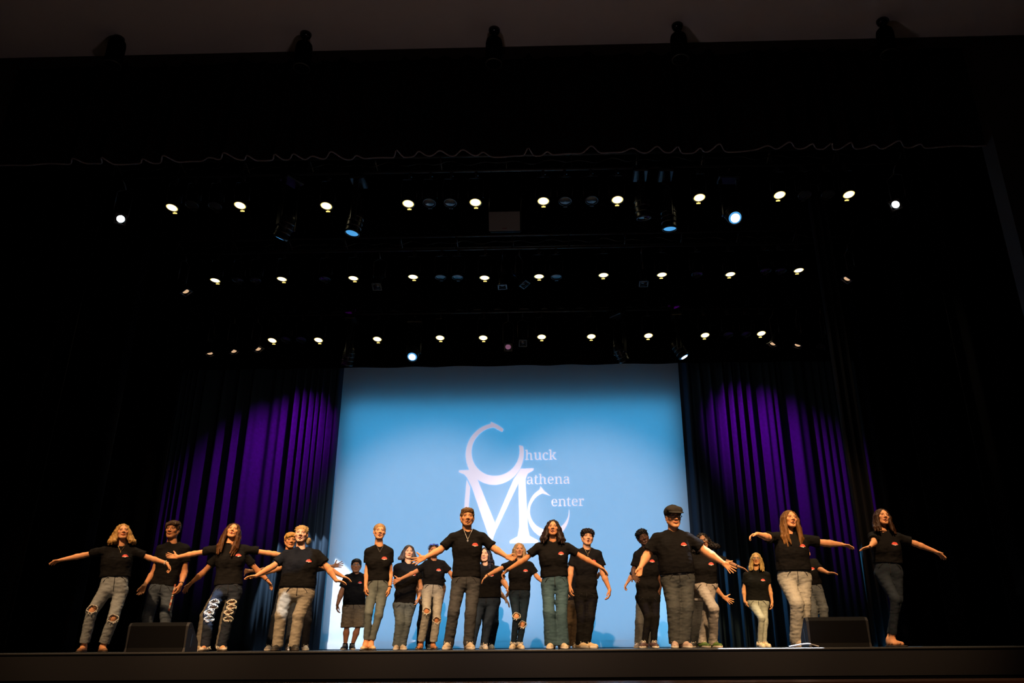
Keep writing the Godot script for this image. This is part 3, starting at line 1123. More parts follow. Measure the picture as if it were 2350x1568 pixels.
func footwear(root: Node3D, kind: String, an: Vector3, fa: float, c: Color, size: float) -> void:
	var tall := 0.085
	if kind == "hightop":
		tall = 0.13
	if not shoe_shapes.has(kind):
		var f := Field.new(Vector3(-0.08, -0.01, -0.12), Vector3(0.08, 0.18, 0.26), 0.007)
		var fat := 1.12 if kind == "chunky" else 1.0
		if kind == "sandal":
			for z in [0.06, 0.13]:
				f.cap(Vector3(-0.045, 0.03, z), Vector3(0.0, 0.075 - (z - 0.06) * 0.35, z + 0.01), 0.008, 0.008, 0.004)
				f.cap(Vector3(0.045, 0.03, z), Vector3(0.0, 0.075 - (z - 0.06) * 0.35, z + 0.01), 0.008, 0.008, 0.004)
			f.cap(Vector3(-0.036, 0.09, -0.01), Vector3(0.036, 0.09, -0.01), 0.008, 0.008, 0.003)
			f.cap(Vector3(0, 0.03, -0.05), Vector3(0, 0.09, -0.045), 0.012, 0.01, 0.003)
		elif kind == "flat":
			f.cap(Vector3(0, 0.028, -0.045), Vector3(0, 0.025, 0.15), 0.04, 0.036, 0.02, Vector3.UP, 1.15)
			f.cap(Vector3(0, 0.085, 0.0), Vector3(0, 0.06, 0.085), 0.038, 0.03, 0.01, Vector3.ZERO, 1.0, false, 1)
		else:
			f.cap(Vector3(0, 0.042, -0.045), Vector3(0, 0.03, 0.165), 0.041 * fat, 0.037 * fat, 0.02, Vector3.UP, 1.1)
			f.cap(Vector3(0, 0.05, 0.0), Vector3(0, 0.045, 0.085), 0.044 * fat, 0.034 * fat, 0.03)
			f.cap(Vector3(0, 0.06, -0.02), Vector3(0, tall + 0.01, -0.012), 0.05, 0.046, 0.03, Vector3.ZERO, 1.0, true)
			if kind == "clog":
				f.cap(Vector3(0, 0.11, -0.1), Vector3(0, 0.09, 0.03), 0.052, 0.03, 0.01, Vector3.ZERO, 1.0, false, 1)
		f.cut(Vector3(0, 0.02, 0), Vector3.DOWN)
		var sole := tool()
		sole.set_smooth_group(2)
		var out := []
		var hw := [[-0.088, 0.022], [-0.075, 0.037], [-0.03, 0.04], [0.03, 0.037], [0.09, 0.046], [0.14, 0.048], [0.18, 0.038], [0.2, 0.02]]
		for q in hw:
			out.append(Vector2(q[1] * fat, q[0]))
		for k in range(7, -1, -1):
			out.append(Vector2(-hw[k][1] * fat, hw[k][0]))
		var hgt := 0.04 if kind == "chunky" else 0.03 if kind in ["sneaker", "hightop", "clog"] else 0.018
		var m := out.size()
		for k in m:
			var a: Vector2 = out[k]
			var q: Vector2 = out[(k + 1) % m]
			quad(sole, Vector3(a.x, 0, a.y), Vector3(q.x, 0, q.y), Vector3(q.x, hgt, q.y), Vector3(a.x, hgt, a.y))
			tri(sole, Vector3(0, hgt, 0.05), Vector3(a.x, hgt, a.y), Vector3(q.x, hgt, q.y))
			tri(sole, Vector3(0, 0, 0.05), Vector3(q.x, 0, q.y), Vector3(a.x, 0, a.y))
		sole.generate_normals()
		var laces := tool()
		if kind in ["sneaker", "hightop", "chunky"]:
			for k in 4:
				var z := 0.055 + 0.021 * k
				var y := 0.098 - 0.0105 * k
				tube(laces, [Vector3(-0.025, y - 0.008, z), Vector3(0, y, z + 0.004), Vector3(0.025, y - 0.008, z)], 0.0042, 5)
			for s in [-1.0, 1.0]:
				tube(laces, [Vector3(0, 0.1, 0.05), Vector3(s * 0.02, 0.112, 0.055), Vector3(s * 0.034, 0.1, 0.06), Vector3(s * 0.04, 0.075, 0.07)], 0.0035, 5)
			laces.generate_normals()
		shoe_shapes[kind] = [f.net(), sole.commit(), laces.commit() if kind in ["sneaker", "hightop", "chunky"] else null]
	var sh: Array = shoe_shapes[kind]
	var o := shaped("shoe", sh[0], mat(c, 0.7), root)
	o.transform = Transform3D(Basis(Vector3.UP, fa).scaled(Vector3.ONE * size), Vector3(an.x, 0.0, an.z))
	var so := MeshInstance3D.new()
	so.name = "sole"
	so.mesh = sh[1]
	so.set_surface_override_material(0, M.sole_dark if kind in ["sandal", "flat", "clog"] else M.sole_pale)
	o.add_child(so, true)
	if sh[2]:
		var la := MeshInstance3D.new()
		la.name = "laces"
		la.mesh = sh[2]
		la.set_surface_override_material(0, M.lace)
		o.add_child(la, true)


func make_hair(root: Node3D, d: Dictionary, ht: Transform3D, hk: String) -> void:
	var style: String = d.hair
	var f := Field.new(Vector3(-0.21, -0.52, -0.24), Vector3(0.21, 0.17, 0.2), 0.0085)
	var amp := 0.009
	var sc := Vector3(60, 9, 60)
	var long := style in ["wavy", "verylong", "bob", "lob", "longwavy", "long", "straightlong", "curlylong", "sidebraid"]
	f.egg(Vector3(0, 0.035, -0.024), Vector3(0.081, 0.092, 0.1), 0.01)
	if long:
		var end: float = {"wavy": -0.2, "verylong": -0.4, "bob": -0.15, "lob": -0.16, "longwavy": -0.24, "long": -0.24, "straightlong": -0.38, "curlylong": -0.15, "sidebraid": -0.14}[style]
		var full: float = {"wavy": 1.25, "curlylong": 1.5, "longwavy": 1.2, "bob": 1.2, "lob": 0.9}.get(style, 1.0)
		for s in [-1.0, 1.0]:
			for t in 4:
				var u := [0.0, -0.02, 0.02, 0.01][t] as float
				var v := [0.01, 0.028, -0.012, -0.03][t] as float
				var e: float = end * [1.0, 0.93, 0.96, 0.9][t]
				var p0 := Vector3(s * (0.05 + u * 0.5), 0.075 - absf(u), 0.02 + v * 0.5)
				var p1 := Vector3(s * (0.08 + u * 0.3), 0.0, 0.005 + v)
				var p2 := Vector3(s * (0.09 + u * 0.7) * lerpf(1.0, full, 0.5), -0.1, 0.005 + v)
				var p3 := Vector3(s * (0.096 + u) * full, lerpf(-0.1, e, 0.55), 0.03 + v)
				var p4 := Vector3(s * ((0.08 if end < -0.3 else 0.098) + u * 1.3) * full, e, (0.055 if end < -0.2 else 0.02) + v * 1.2)
				f.cap(p0, p1, 0.018, 0.021, 0.012)
				f.cap(p1, p2, 0.021, 0.024 * full, 0.012)
				f.cap(p2, p3, 0.024 * full, 0.022 * full, 0.012)
				f.cap(p3, p4, 0.022 * full, 0.008, 0.012)
		f.cap(Vector3(0, 0.02, -0.06), Vector3(0, maxf(end, -0.26), -0.085), 0.08, 0.075 * full, 0.03, Vector3.BACK, 1.6)
		if style in ["wavy", "longwavy", "curlylong"]:
			amp = 0.013 if style != "curlylong" else 0.024
			sc = Vector3(34, 15, 34) if style != "curlylong" else Vector3(40, 32, 40)
	match style:
		"short":
			f.egg(Vector3(0, 0.082, 0.008), Vector3(0.072, 0.042, 0.078), 0.02)
			sc = Vector3(60, 40, 60)
			amp = 0.014
		"fringe":
			f.egg(Vector3(0.008, 0.08, 0.012), Vector3(0.08, 0.045, 0.082), 0.02)
			f.cap(Vector3(-0.05, 0.062, 0.07), Vector3(0.05, 0.07, 0.066), 0.022, 0.02, 0.015)
			for s in [-1.0, 1.0]:
				f.cap(Vector3(s * 0.075, 0.05, 0.02), Vector3(s * 0.078, 0.012, 0.02), 0.016, 0.008, 0.01)
			sc = Vector3(45, 20, 45)
			amp = 0.015
		"curly", "twists":
			var g := 1.0 if style == "curly" else 0.8
			f.egg(Vector3(0, 0.07, -0.01), Vector3(0.09, 0.062, 0.1) * lerpf(1.0, g, 0.6), 0.02)
			f.egg(Vector3(0, 0.082, 0.05), Vector3(0.075, 0.036, 0.042) * g, 0.02)
			sc = Vector3(55, 55, 55)
			amp = 0.03
		"crew":
			f.egg(Vector3(0, 0.075, 0.0), Vector3(0.07, 0.042, 0.076), 0.02)
			amp = 0.009
			sc = Vector3(80, 80, 80)
		"tied", "braid":
			f.egg(Vector3(0.03, -0.03, -0.12), Vector3(0.04, 0.045, 0.04), 0.02)
			if style == "braid":
				f.egg(Vector3(0.088, -0.075, -0.045), Vector3(0.035, 0.045, 0.05), 0.02)
				for k in 9:
					var t := PI * k / 8.0
					f.egg(Vector3(cos(t) * 0.076, 0.05 + sin(t) * 0.062, 0.012), Vector3(0.015, 0.012, 0.02), 0.004)
				amp = 0.007
		"sidebraid":
			for k in 6:
				f.egg(Vector3(0.085, -0.06 - 0.035 * k, 0.03), Vector3(0.028, 0.024, 0.028), 0.008)
	if long:
		f.egg(Vector3(0.004, 0.055, 0.085), Vector3(0.036, 0.034, 0.04), 0.02, 1)
	# face, and the back of the neck for short cuts
	f.egg(Vector3(0, -0.022, 0.1), Vector3(0.062 if long else 0.067, 0.082 if style in ["fringe", "curly", "short", "twists", "crew"] else 0.092, 0.082), 0.012, 1)
	if not long:
		f.cap(Vector3(0, -0.1, 0.02), Vector3(0, -0.1, -0.02), 0.1 if style in ["tied", "braid"] else 0.118, 0.085 if style in ["tied", "braid"] else 0.1, 0.012, Vector3.ZERO, 1.0, false, 1)
		if style in ["tied", "braid"]:
			f.egg(Vector3(0.03, -0.035, -0.125), Vector3(0.038, 0.045, 0.038), 0.01)
			if style == "braid":
				f.egg(Vector3(0.088, -0.085, -0.05), Vector3(0.032, 0.045, 0.045), 0.01)
		for s in [-1.0, 1.0]:
			f.egg(Vector3(s * 0.085, -0.012, -0.01), Vector3(0.03, 0.042, 0.03), 0.006, 1)
	f.ripple(hair_noise, amp, sc)
	var net := f.net()
	var cs := PackedColorArray()
	var hc: Color = d.hc
	for p: Vector3 in net[0]:
		var k := 1.0 + 0.5 * hair_noise.get_noise_3dv(p * Vector3(70, 7, 70))
		if style in ["verylong", "straightlong", "long", "wavy", "longwavy"]:
			k *= lerpf(0.85, 1.25, clampf((-p.y - 0.05) / 0.33, 0.0, 1.0))
		var c := hc * k
		c.a = 1.0
		cs.append(c)
	var o := shaped("hair", net, M.hair, root, cs)
	o.transform = ht


func extras(root: Node3D, d: Dictionary, J: Array, ht: Transform3D, rx: Vector3, up: Vector3, fwd: Vector3, size: float) -> void:
	if d.has("glasses"):
		var st := tool()
		for s in [-1.0, 1.0]:
			var rim := []
			for k in 17:
				var t := TAU * k / 16.0
				rim.append(Vector3(s * 0.033 + cos(t) * 0.024, 0.006 + sin(t) * 0.018, 0.094))
			tube(st, rim, 0.0028, 5)
			tube(st, [Vector3(s * 0.057, 0.012, 0.092), Vector3(s * 0.076, 0.014, 0.06), Vector3(s * 0.082, 0.012, -0.01)], 0.003, 5)
		tube(st, [Vector3(-0.01, 0.01, 0.096), Vector3(0, 0.014, 0.099), Vector3(0.01, 0.01, 0.096)], 0.0028, 5)
		var g := put("glasses", st, M.black_plastic, root)
		g.transform = ht
		for s in [-1.0, 1.0]:
			var ls := tool()
			lathe(ls, Vector3(s * 0.033, 0.006, 0.0935), Vector3.BACK, [Vector2(0.0, 0.0), Vector2(0.02, 0.0)], 16)
			put("lens", ls, M.lens_glass, g)
	if d.has("shades"):
		var st := tool()
		for s in [-1.0, 1.0]:
			var f := Basis(Vector3.RIGHT, -0.9)
			box(st, Vector3(s * 0.034, 0.098, 0.07), Vector3(0.056, 0.038, 0.008), f, 0.003)
			tube(st, [Vector3(s * 0.062, 0.1, 0.066), Vector3(s * 0.09, 0.06, 0.0), Vector3(s * 0.088, 0.02, -0.02)], 0.004, 5)
		put("sunglasses", st, M.blue_mirror, root).transform = ht
	if d.has("cap"):
		var f := Field.new(Vector3(-0.14, -0.03, -0.16), Vector3(0.14, 0.19, 0.19), 0.0075)
		f.egg(Vector3(0, 0.066, -0.012), Vector3(0.092, 0.088, 0.112), 0.01)
		f.cap(Vector3(-0.045, 0.085, 0.055), Vector3(0.045, 0.085, 0.055), 0.04, 0.04, 0.02)
		f.cut(Vector3(0, 0.034, 0), Vector3(0, -1, 0.15).normalized())
		f.ripple(fold_noise, 0.006, Vector3(12, 12, 12))
		var cap := shaped("flat_cap", f.net(), M.cap_cloth, root)
		cap.transform = ht
		var b := Field.new(Vector3(-0.12, 0, 0.02), Vector3(0.12, 0.12, 0.2), 0.0065)
		b.egg(Vector3(0, 0.052, 0.095), Vector3(0.082, 0.012, 0.065), 0.01, 0, Basis(Vector3.RIGHT, 0.28))
		var pk := shaped("cap_peak", b.net(), M.cap_cloth, cap)
		pk.set_meta("label", "short stiff peak")
		var bt := tool()
		lathe(bt, Vector3(0, 0.15, -0.012), Vector3.UP, [Vector2(0.014, 0.0), Vector2(0.013, 0.008), Vector2(0.0, 0.012)], 12)
		put("cap_button", bt, M.cap_cloth, cap)
		for k in 4:
			var t := PI * k / 4.0 + 0.3
			var line := []
			for i in 13:
				var u := lerpf(0.12, PI - 0.12, i / 12.0)
				line.append(Vector3(cos(u) * cos(t) * 0.093, 0.066 + sin(u) * 0.089, -0.012 + cos(u) * sin(t) * 0.113))
			var seams := tool()
			tube(seams, line, 0.0022, 4)
			put("cap_seam", seams, M.seam, cap)
	for s in 2:
		var has: bool = d.get("band", "") == ("R" if s == 0 else "L") or d.has("watch") and s == 1
		if not has:
			continue
		var w: Vector3 = J[4 + s * 4]
		var dir: Vector3 = (w - (J[3 + s * 4] as Vector3)).normalized()
		var u := side_of(dir)
		var v := dir.cross(u)
		var st := tool()
		var loop := []
		for k in 17:
			var t := TAU * k / 16.0
			loop.append(w - dir * 0.015 + (u * cos(t) + v * sin(t)) * 0.031 * size)
		tube(st, loop, 0.006, 6)
		var o := put("watch" if d.has("watch") else "bracelet", st, M.lace if d.has("paleband") else M.black_plastic, root)
		if d.has("watch"):
			var fc := tool()
			box(fc, w - dir * 0.015 + v * 0.033 * size, Vector3(0.03, 0.03, 0.01), Basis(u, dir, v), 0.003)
			put("watch_face", fc, M.black_gloss, o)
	if d.has("strap"):
		var hip: Vector3 = J[11]
		var st := tool()
		var st2 := tool()
		var a := hip + rx * 0.1 + fwd * 0.11 + up * 0.07
		for k in 9:
			box(st if k % 2 == 0 else st2, a + Vector3(-0.01 * k * 0.4, -0.042 * k, 0), Vector3(0.022, 0.043, 0.006), Basis(rx, up, fwd))
		var o := put("hanging_strap", st, M.strap_red, root)
		put("strap_stripe", st2, M.strap_white, o)

# ---------- the house ----------
func slab(called: String, lo: Vector3, hi: Vector3, m: Material, label: String) -> MeshInstance3D:
	var st := tool()
	box(st, (lo + hi) * 0.5, hi - lo)
	return struct(called, st, m, label)


func building() -> void:
	slab("floor", Vector3(-12, -0.3, -20), Vector3(11, 0.0, -9.85), M.floor, "black painted stage floor under the performers")
	slab("wall_front", Vector3(-12, -1.5, -9.98), Vector3(11, -0.02, -9.86), M.black_paint, "black front face of the raised stage")
	var ns := tool()
	lathe(ns, Vector3(-12, -0.014, -9.85), Vector3.RIGHT, [Vector2(0, 0), Vector2(0.014, 0), Vector2(0.014, 23), Vector2(0, 23)], 20)
	struct("trim_1", ns, M.nosing, "thin rounded dark nosing along the stage edge")
	var st := tool()
	box(st, Vector3(-0.5, -0.37, -8.25), Vector3(23, 0.16, 0.62), Basis.IDENTITY, 0.02)
	struct("trim_2", st, M.wood, "polished red brown wooden rail below the stage edge")
	slab("wall_pit", Vector3(-12, -1.5, -8.5), Vector3(11, -0.45, -8.1), M.black_paint, "dark pit wall under the wooden rail")
	slab("floor_hall", Vector3(-14, -1.8, -9.9), Vector3(13, -1.5, 9), M.wall, "dark floor of the hall")
	slab("ceiling", Vector3(-14, 8.53, -9.56), Vector3(13, 8.95, 9), M.plaster, "dim plaster ceiling in front of the stage opening")
	slab("ceiling_stage", Vector3(-12, 10.3, -20), Vector3(11, 10.6, -9.56), M.velour, "black roof over the stage")
	slab("wall_back", Vector3(-12, -0.3, -20.2), Vector3(11, 10.6, -19.9), M.velour, "black back wall of the stage")
	slab("wall_left", Vector3(-12.3, -1.5, -20.2), Vector3(-12, 10.6, -9.56), M.velour, "black left side wall of the stage")
	slab("wall_right", Vector3(11, -1.5, -20.2), Vector3(11.3, 10.6, -9.56), M.velour, "black right side wall of the stage")
	slab("wall_hall_left", Vector3(-14.3, -1.8, -9.56), Vector3(-14, 8.95, 9), M.wall, "dark left wall of the hall")
	slab("wall_hall_right", Vector3(13, -1.8, -9.56), Vector3(13.3, 8.95, 9), M.wall, "dark right wall of the hall")
	slab("wall_hall_back", Vector3(-14.3, -1.8, 9), Vector3(13.3, 8.95, 9.3), M.wall, "dark rear wall of the hall")
	slab("wall_arch_left", Vector3(-14.3, -1.5, -9.9), Vector3(-8.4, 10.6, -9.6), M.wall, "dark brown wall left of the stage opening")
	slab("wall_arch_right", Vector3(6.23, -1.5, -9.9), Vector3(13.3, 10.6, -9.6), M.wall, "dark brown wall right of the stage opening")
	slab("wall_arch_top", Vector3(-14.3, 8.53, -9.9), Vector3(13.3, 10.6, -9.56), M.wall, "dark wall over the stage opening")


# a hanging cloth: x runs along it, the profile gives how far each point stands forward
func cloth(called: String, label: String, x0: float, x1: float, y0: float, y1: float, depth: float, m: Material, folds: Callable, hem: Material = null, step := 0.03, parent: Node3D = null) -> Node3D:
	var root := parent if parent else thing(called, label, "curtain", Vector3((x0 + x1) * 0.5, y0, -depth))
	var c := Vector3((x0 + x1) * 0.5, y0, -depth)
	var n := int((x1 - x0) / step)
	var st := tool()
	st.set_smooth_group(1)
	var rows := [0.0, 0.25, 0.6, 1.0]
	var grid := []
	for r: float in rows:
		var line := PackedVector3Array()
		for k in n + 1:
			var x := x0 + (x1 - x0) * k / n
			line.append(Vector3(x, lerpf(y0, y1, r), -depth + (folds as Callable).call(x, r)) - c)
		grid.append(line)
	var back := Vector3(0, 0, -0.016)
	for r in 3:
		for k in n:
			quad(st, grid[r][k], grid[r + 1][k], grid[r + 1][k + 1], grid[r][k + 1])
			quad(st, grid[r][k] + back, grid[r][k + 1] + back, grid[r + 1][k + 1] + back, grid[r + 1][k] + back)
	for k in n:
		quad(st, grid[0][k], grid[0][k + 1], grid[0][k + 1] + back, grid[0][k] + back)
	for r in 3:
		quad(st, grid[r][0], grid[r][0] + back, grid[r + 1][0] + back, grid[r + 1][0])
		quad(st, grid[r][n], grid[r + 1][n], grid[r + 1][n] + back, grid[r][n] + back)
	put("cloth", st, m, root)
	if hem:
		var h := tool()
		var pts := []
		for k in n + 1:
			pts.append(grid[0][k] + Vector3(0, 0.004, 0.002))
		tube(h, pts, 0.011, 6)
		put("hem", h, hem, root)
	return root


func soft_goods() -> void:
	var bumps := [-7.07, -6.64, -6.06, -5.72, -5.07, -4.81, -4.50, -4.09, -3.81, -3.56, -3.25, -2.91, -2.30, -1.98, -1.67, -1.34, -1.05, -0.39, -0.12, 0.52, 1.12, 1.47, 1.77, 2.10, 2.36, 3.07, 3.36, 3.70, 3.97, 4.24, 4.60, 4.92, 5.26]
	cloth("valance", "black valance with a wavy hem across the top of the stage opening", -8.9, 6.4, 6.750, 8.62, 9.82, M.velour_red, func(x: float, r: float) -> float:
		var z := 0.012 * sin(x * 9.0) + 0.02 * sin(x * 2.3)
		for k in bumps.size():
			var w := 0.075 + 0.03 * sin(k * 5.1)
			var u: float = (x - bumps[k]) / w
			if absf(u) < 3.0:
				z += (0.15 + 0.05 * sin(k * 2.7)) * exp(-u * u) * lerpf(1.0, 0.6, r)
		return z, M.hem, 0.022)
	var pleat := func(x: float, r: float) -> float:
		return 0.09 * sin(x * 14.0 + 1.1 * sin(x * 3.1)) + 0.02 * sin(x * 37.0)
	cloth("border_curtain", "black border curtain behind the front row of lights", -10, 9, 7.25, 10.3, 12.95, M.velour, pleat)
	cloth("border_curtain", "black border curtain behind the middle row of lights", -10, 9, 6.85, 10.3, 15.7, M.velour, pleat)
	cloth("border_curtain", "black border curtain hanging over the screen's top edge", -10, 9, 6.189, 10.3, 17.45, M.velour, func(x: float, r: float) -> float: return 0.03 * sin(x * 5.0 + 0.7 * sin(x * 2.0)))
	var ls := [["front", 11.5, -7.70, 6.11], ["second", 13.4, -7.87, 6.11], ["third", 15.6, -7.93, 6.16]]
	for l in ls:
		cloth("leg_curtain", "black leg curtain at the left side, %s from the hall" % l[0], -12, l[2], 0.0, 10.3, l[1], M.velour, pleat)
		cloth("leg_curtain", "black leg curtain at the right side, %s from the hall" % l[0], l[3], 11, 0.0, 10.3, l[1], M.velour, pleat)
	var drape := func(x: float, r: float) -> float:
		var w := 14.5 + 3.0 * sin(x * 1.7)
		return 0.1 * sin(x * w * 0.9 + 1.6 * sin(x * 4.3)) + 0.03 * sin(x * 31.0 + 2.0 * sin(x * 5.0)) + 0.02 * sin(r * 3.0 + x * 6.0) * (1.0 - r)
	cloth("side_drape", "tall pleated drape lit purple, left of the screen", -10.4, -5.180, 0.0, 10.2, 17.9, M.drape, drape, null, 0.02)
	cloth("side_drape", "tall pleated drape lit purple, right of the screen", 2.872, 8.4, 0.0, 10.2, 17.9, M.drape, drape, null, 0.02)
	cloth("leg_curtain", "narrow pleated curtain edge catching blue light behind the woman in sandals", 4.47, 4.78, 0.0, 10.2, 12.3, M.side_cloth, func(x: float, r: float) -> float: return 0.07 * sin(x * 52.0), null, 0.01)


func outline(st: SurfaceTool, pts: PackedVector2Array, at: Vector3, k: float, thick: float) -> void:
	var ix := Geometry2D.triangulate_polygon(pts)
	for i in range(0, ix.size(), 3):
		var a := pts[ix[i]] * k
		var b := pts[ix[i + 1]] * k
		var c := pts[ix[i + 2]] * k
		if (b - a).cross(c - a) > 0.0:
			var t := b
			b = c
			c = t
		tri(st, at + Vector3(a.x, a.y, thick), at + Vector3(b.x, b.y, thick), at + Vector3(c.x, c.y, thick))
		tri(st, at + Vector3(a.x, a.y, 0), at + Vector3(c.x, c.y, 0), at + Vector3(b.x, b.y, 0))
	for i in pts.size():
		var a := pts[i] * k
		var b := pts[(i + 1) % pts.size()] * k
		quad(st, at + Vector3(a.x, a.y, 0), at + Vector3(a.x, a.y, thick), at + Vector3(b.x, b.y, thick), at + Vector3(b.x, b.y, 0))


# a crescent: outer arc, a spur at the top end, back along the inner arc
func crescent(oc: Vector2, orad: Vector2, ic: Vector2, irad: Vector2, from: float, to: float, spur: Array) -> PackedVector2Array:
	var p := PackedVector2Array()
	for k in 49:
		var t := lerpf(from, to, k / 48.0)
		p.append(oc + Vector2(cos(t), sin(t)) * orad)
	for s in spur:
		p.append(s)
	for k in 49:
		var t := lerpf(to - 0.08, from, k / 48.0)
		p.append(ic + Vector2(cos(t), sin(t)) * irad)
	return p


func screen() -> void:
	var c := Vector3(-1.18, 0.0, -18.3)
	var root := thing("projection_screen", "large pale blue-lit cloth screen with projected letter logo and three words as glowing shapes", "screen", c)
	var st := tool()
	st.set_smooth_group(1)
	var n := 60
	var m := 24
	for i in n:
		for j in m:
			var q := []
			for o in [Vector2i(0, 0), Vector2i(0, 1), Vector2i(1, 1), Vector2i(1, 0)]:
				var x: float = lerpf(-5.2, 5.2, float(i + o.x) / n)
				var y: float = lerpf(0.16, 7.4, float(j + o.y) / m)
				q.append(Vector3(x, y, 0.008 * sin(x * 7.0) * (1.0 - y / 7.4) + 0.004 * sin(x * 19.0 + y)))
			quad(st, q[0], q[1], q[2], q[3])
			quad(st, q[0] + Vector3(0, 0, -0.012), q[3] + Vector3(0, 0, -0.012), q[2] + Vector3(0, 0, -0.012), q[1] + Vector3(0, 0, -0.012))
	var cl := put("screen_cloth", st, M.cloth, root)
	var pk := tool()
	for k in 60:
		var q := []
		for o in [Vector2(0, 0.015), Vector2(0, 0.16), Vector2(1, 0.16), Vector2(1, 0.015)]:
			var x: float = lerpf(-5.2, 5.2, (k + o.x) / 60.0)
			q.append(Vector3(x, o.y, 0.012 + 0.01 * sin(x * 9.0)))
		quad(pk, q[0], q[1], q[2], q[3])
		quad(pk, q[0] - Vector3(0, 0, 0.01), q[3] - Vector3(0, 0, 0.01), q[2] - Vector3(0, 0, 0.01), q[1] - Vector3(0, 0, 0.01))
	put("bottom_hem", pk, M.cloth, root)
	# projected logo as glowing shapes: outlines in units of 0.002144 m about its lower left corner
	var k := 0.002144
	var o := Vector3(-2.973, 5.390, -18.290) - c
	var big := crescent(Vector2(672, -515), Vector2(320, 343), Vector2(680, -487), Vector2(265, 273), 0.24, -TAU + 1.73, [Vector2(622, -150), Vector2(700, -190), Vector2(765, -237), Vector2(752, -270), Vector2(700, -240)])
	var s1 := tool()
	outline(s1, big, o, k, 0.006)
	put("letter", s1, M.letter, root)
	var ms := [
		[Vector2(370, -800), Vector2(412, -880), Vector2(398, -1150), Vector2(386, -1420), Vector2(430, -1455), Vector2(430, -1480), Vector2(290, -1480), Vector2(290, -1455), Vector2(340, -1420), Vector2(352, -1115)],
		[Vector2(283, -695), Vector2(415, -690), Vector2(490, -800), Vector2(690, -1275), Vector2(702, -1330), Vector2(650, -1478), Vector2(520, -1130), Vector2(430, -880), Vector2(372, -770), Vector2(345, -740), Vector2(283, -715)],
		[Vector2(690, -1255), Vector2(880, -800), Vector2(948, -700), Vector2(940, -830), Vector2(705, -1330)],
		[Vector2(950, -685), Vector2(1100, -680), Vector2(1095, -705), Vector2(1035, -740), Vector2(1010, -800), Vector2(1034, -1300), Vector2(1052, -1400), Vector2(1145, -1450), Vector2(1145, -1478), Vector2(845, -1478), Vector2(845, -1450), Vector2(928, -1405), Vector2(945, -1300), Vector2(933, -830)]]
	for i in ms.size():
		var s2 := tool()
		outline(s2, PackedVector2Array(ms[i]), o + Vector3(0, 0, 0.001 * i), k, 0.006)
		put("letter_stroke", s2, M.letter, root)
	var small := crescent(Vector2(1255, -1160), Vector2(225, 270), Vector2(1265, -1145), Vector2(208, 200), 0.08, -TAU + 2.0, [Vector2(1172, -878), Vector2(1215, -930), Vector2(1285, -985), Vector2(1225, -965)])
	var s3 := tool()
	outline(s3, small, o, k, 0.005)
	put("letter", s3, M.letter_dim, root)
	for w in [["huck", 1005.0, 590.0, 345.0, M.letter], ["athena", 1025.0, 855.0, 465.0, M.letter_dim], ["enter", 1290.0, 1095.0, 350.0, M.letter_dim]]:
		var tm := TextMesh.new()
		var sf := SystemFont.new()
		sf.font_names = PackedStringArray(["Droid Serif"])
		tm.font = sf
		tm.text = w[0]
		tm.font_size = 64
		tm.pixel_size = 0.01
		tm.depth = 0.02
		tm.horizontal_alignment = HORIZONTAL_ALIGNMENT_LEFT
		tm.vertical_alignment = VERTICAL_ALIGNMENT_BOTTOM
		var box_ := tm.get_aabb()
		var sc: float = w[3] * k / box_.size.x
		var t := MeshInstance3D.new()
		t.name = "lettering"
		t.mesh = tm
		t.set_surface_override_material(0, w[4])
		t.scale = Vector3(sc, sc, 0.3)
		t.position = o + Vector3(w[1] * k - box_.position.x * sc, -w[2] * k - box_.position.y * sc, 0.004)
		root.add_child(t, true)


# ---------- the lighting rig ----------
func aim(axis: Vector3) -> Basis:   # -y of the result points along axis
	var d := axis.normalized()
	var u := d.cross(Vector3.BACK).normalized()
	return Basis(-u, -d, (-u).cross(-d))


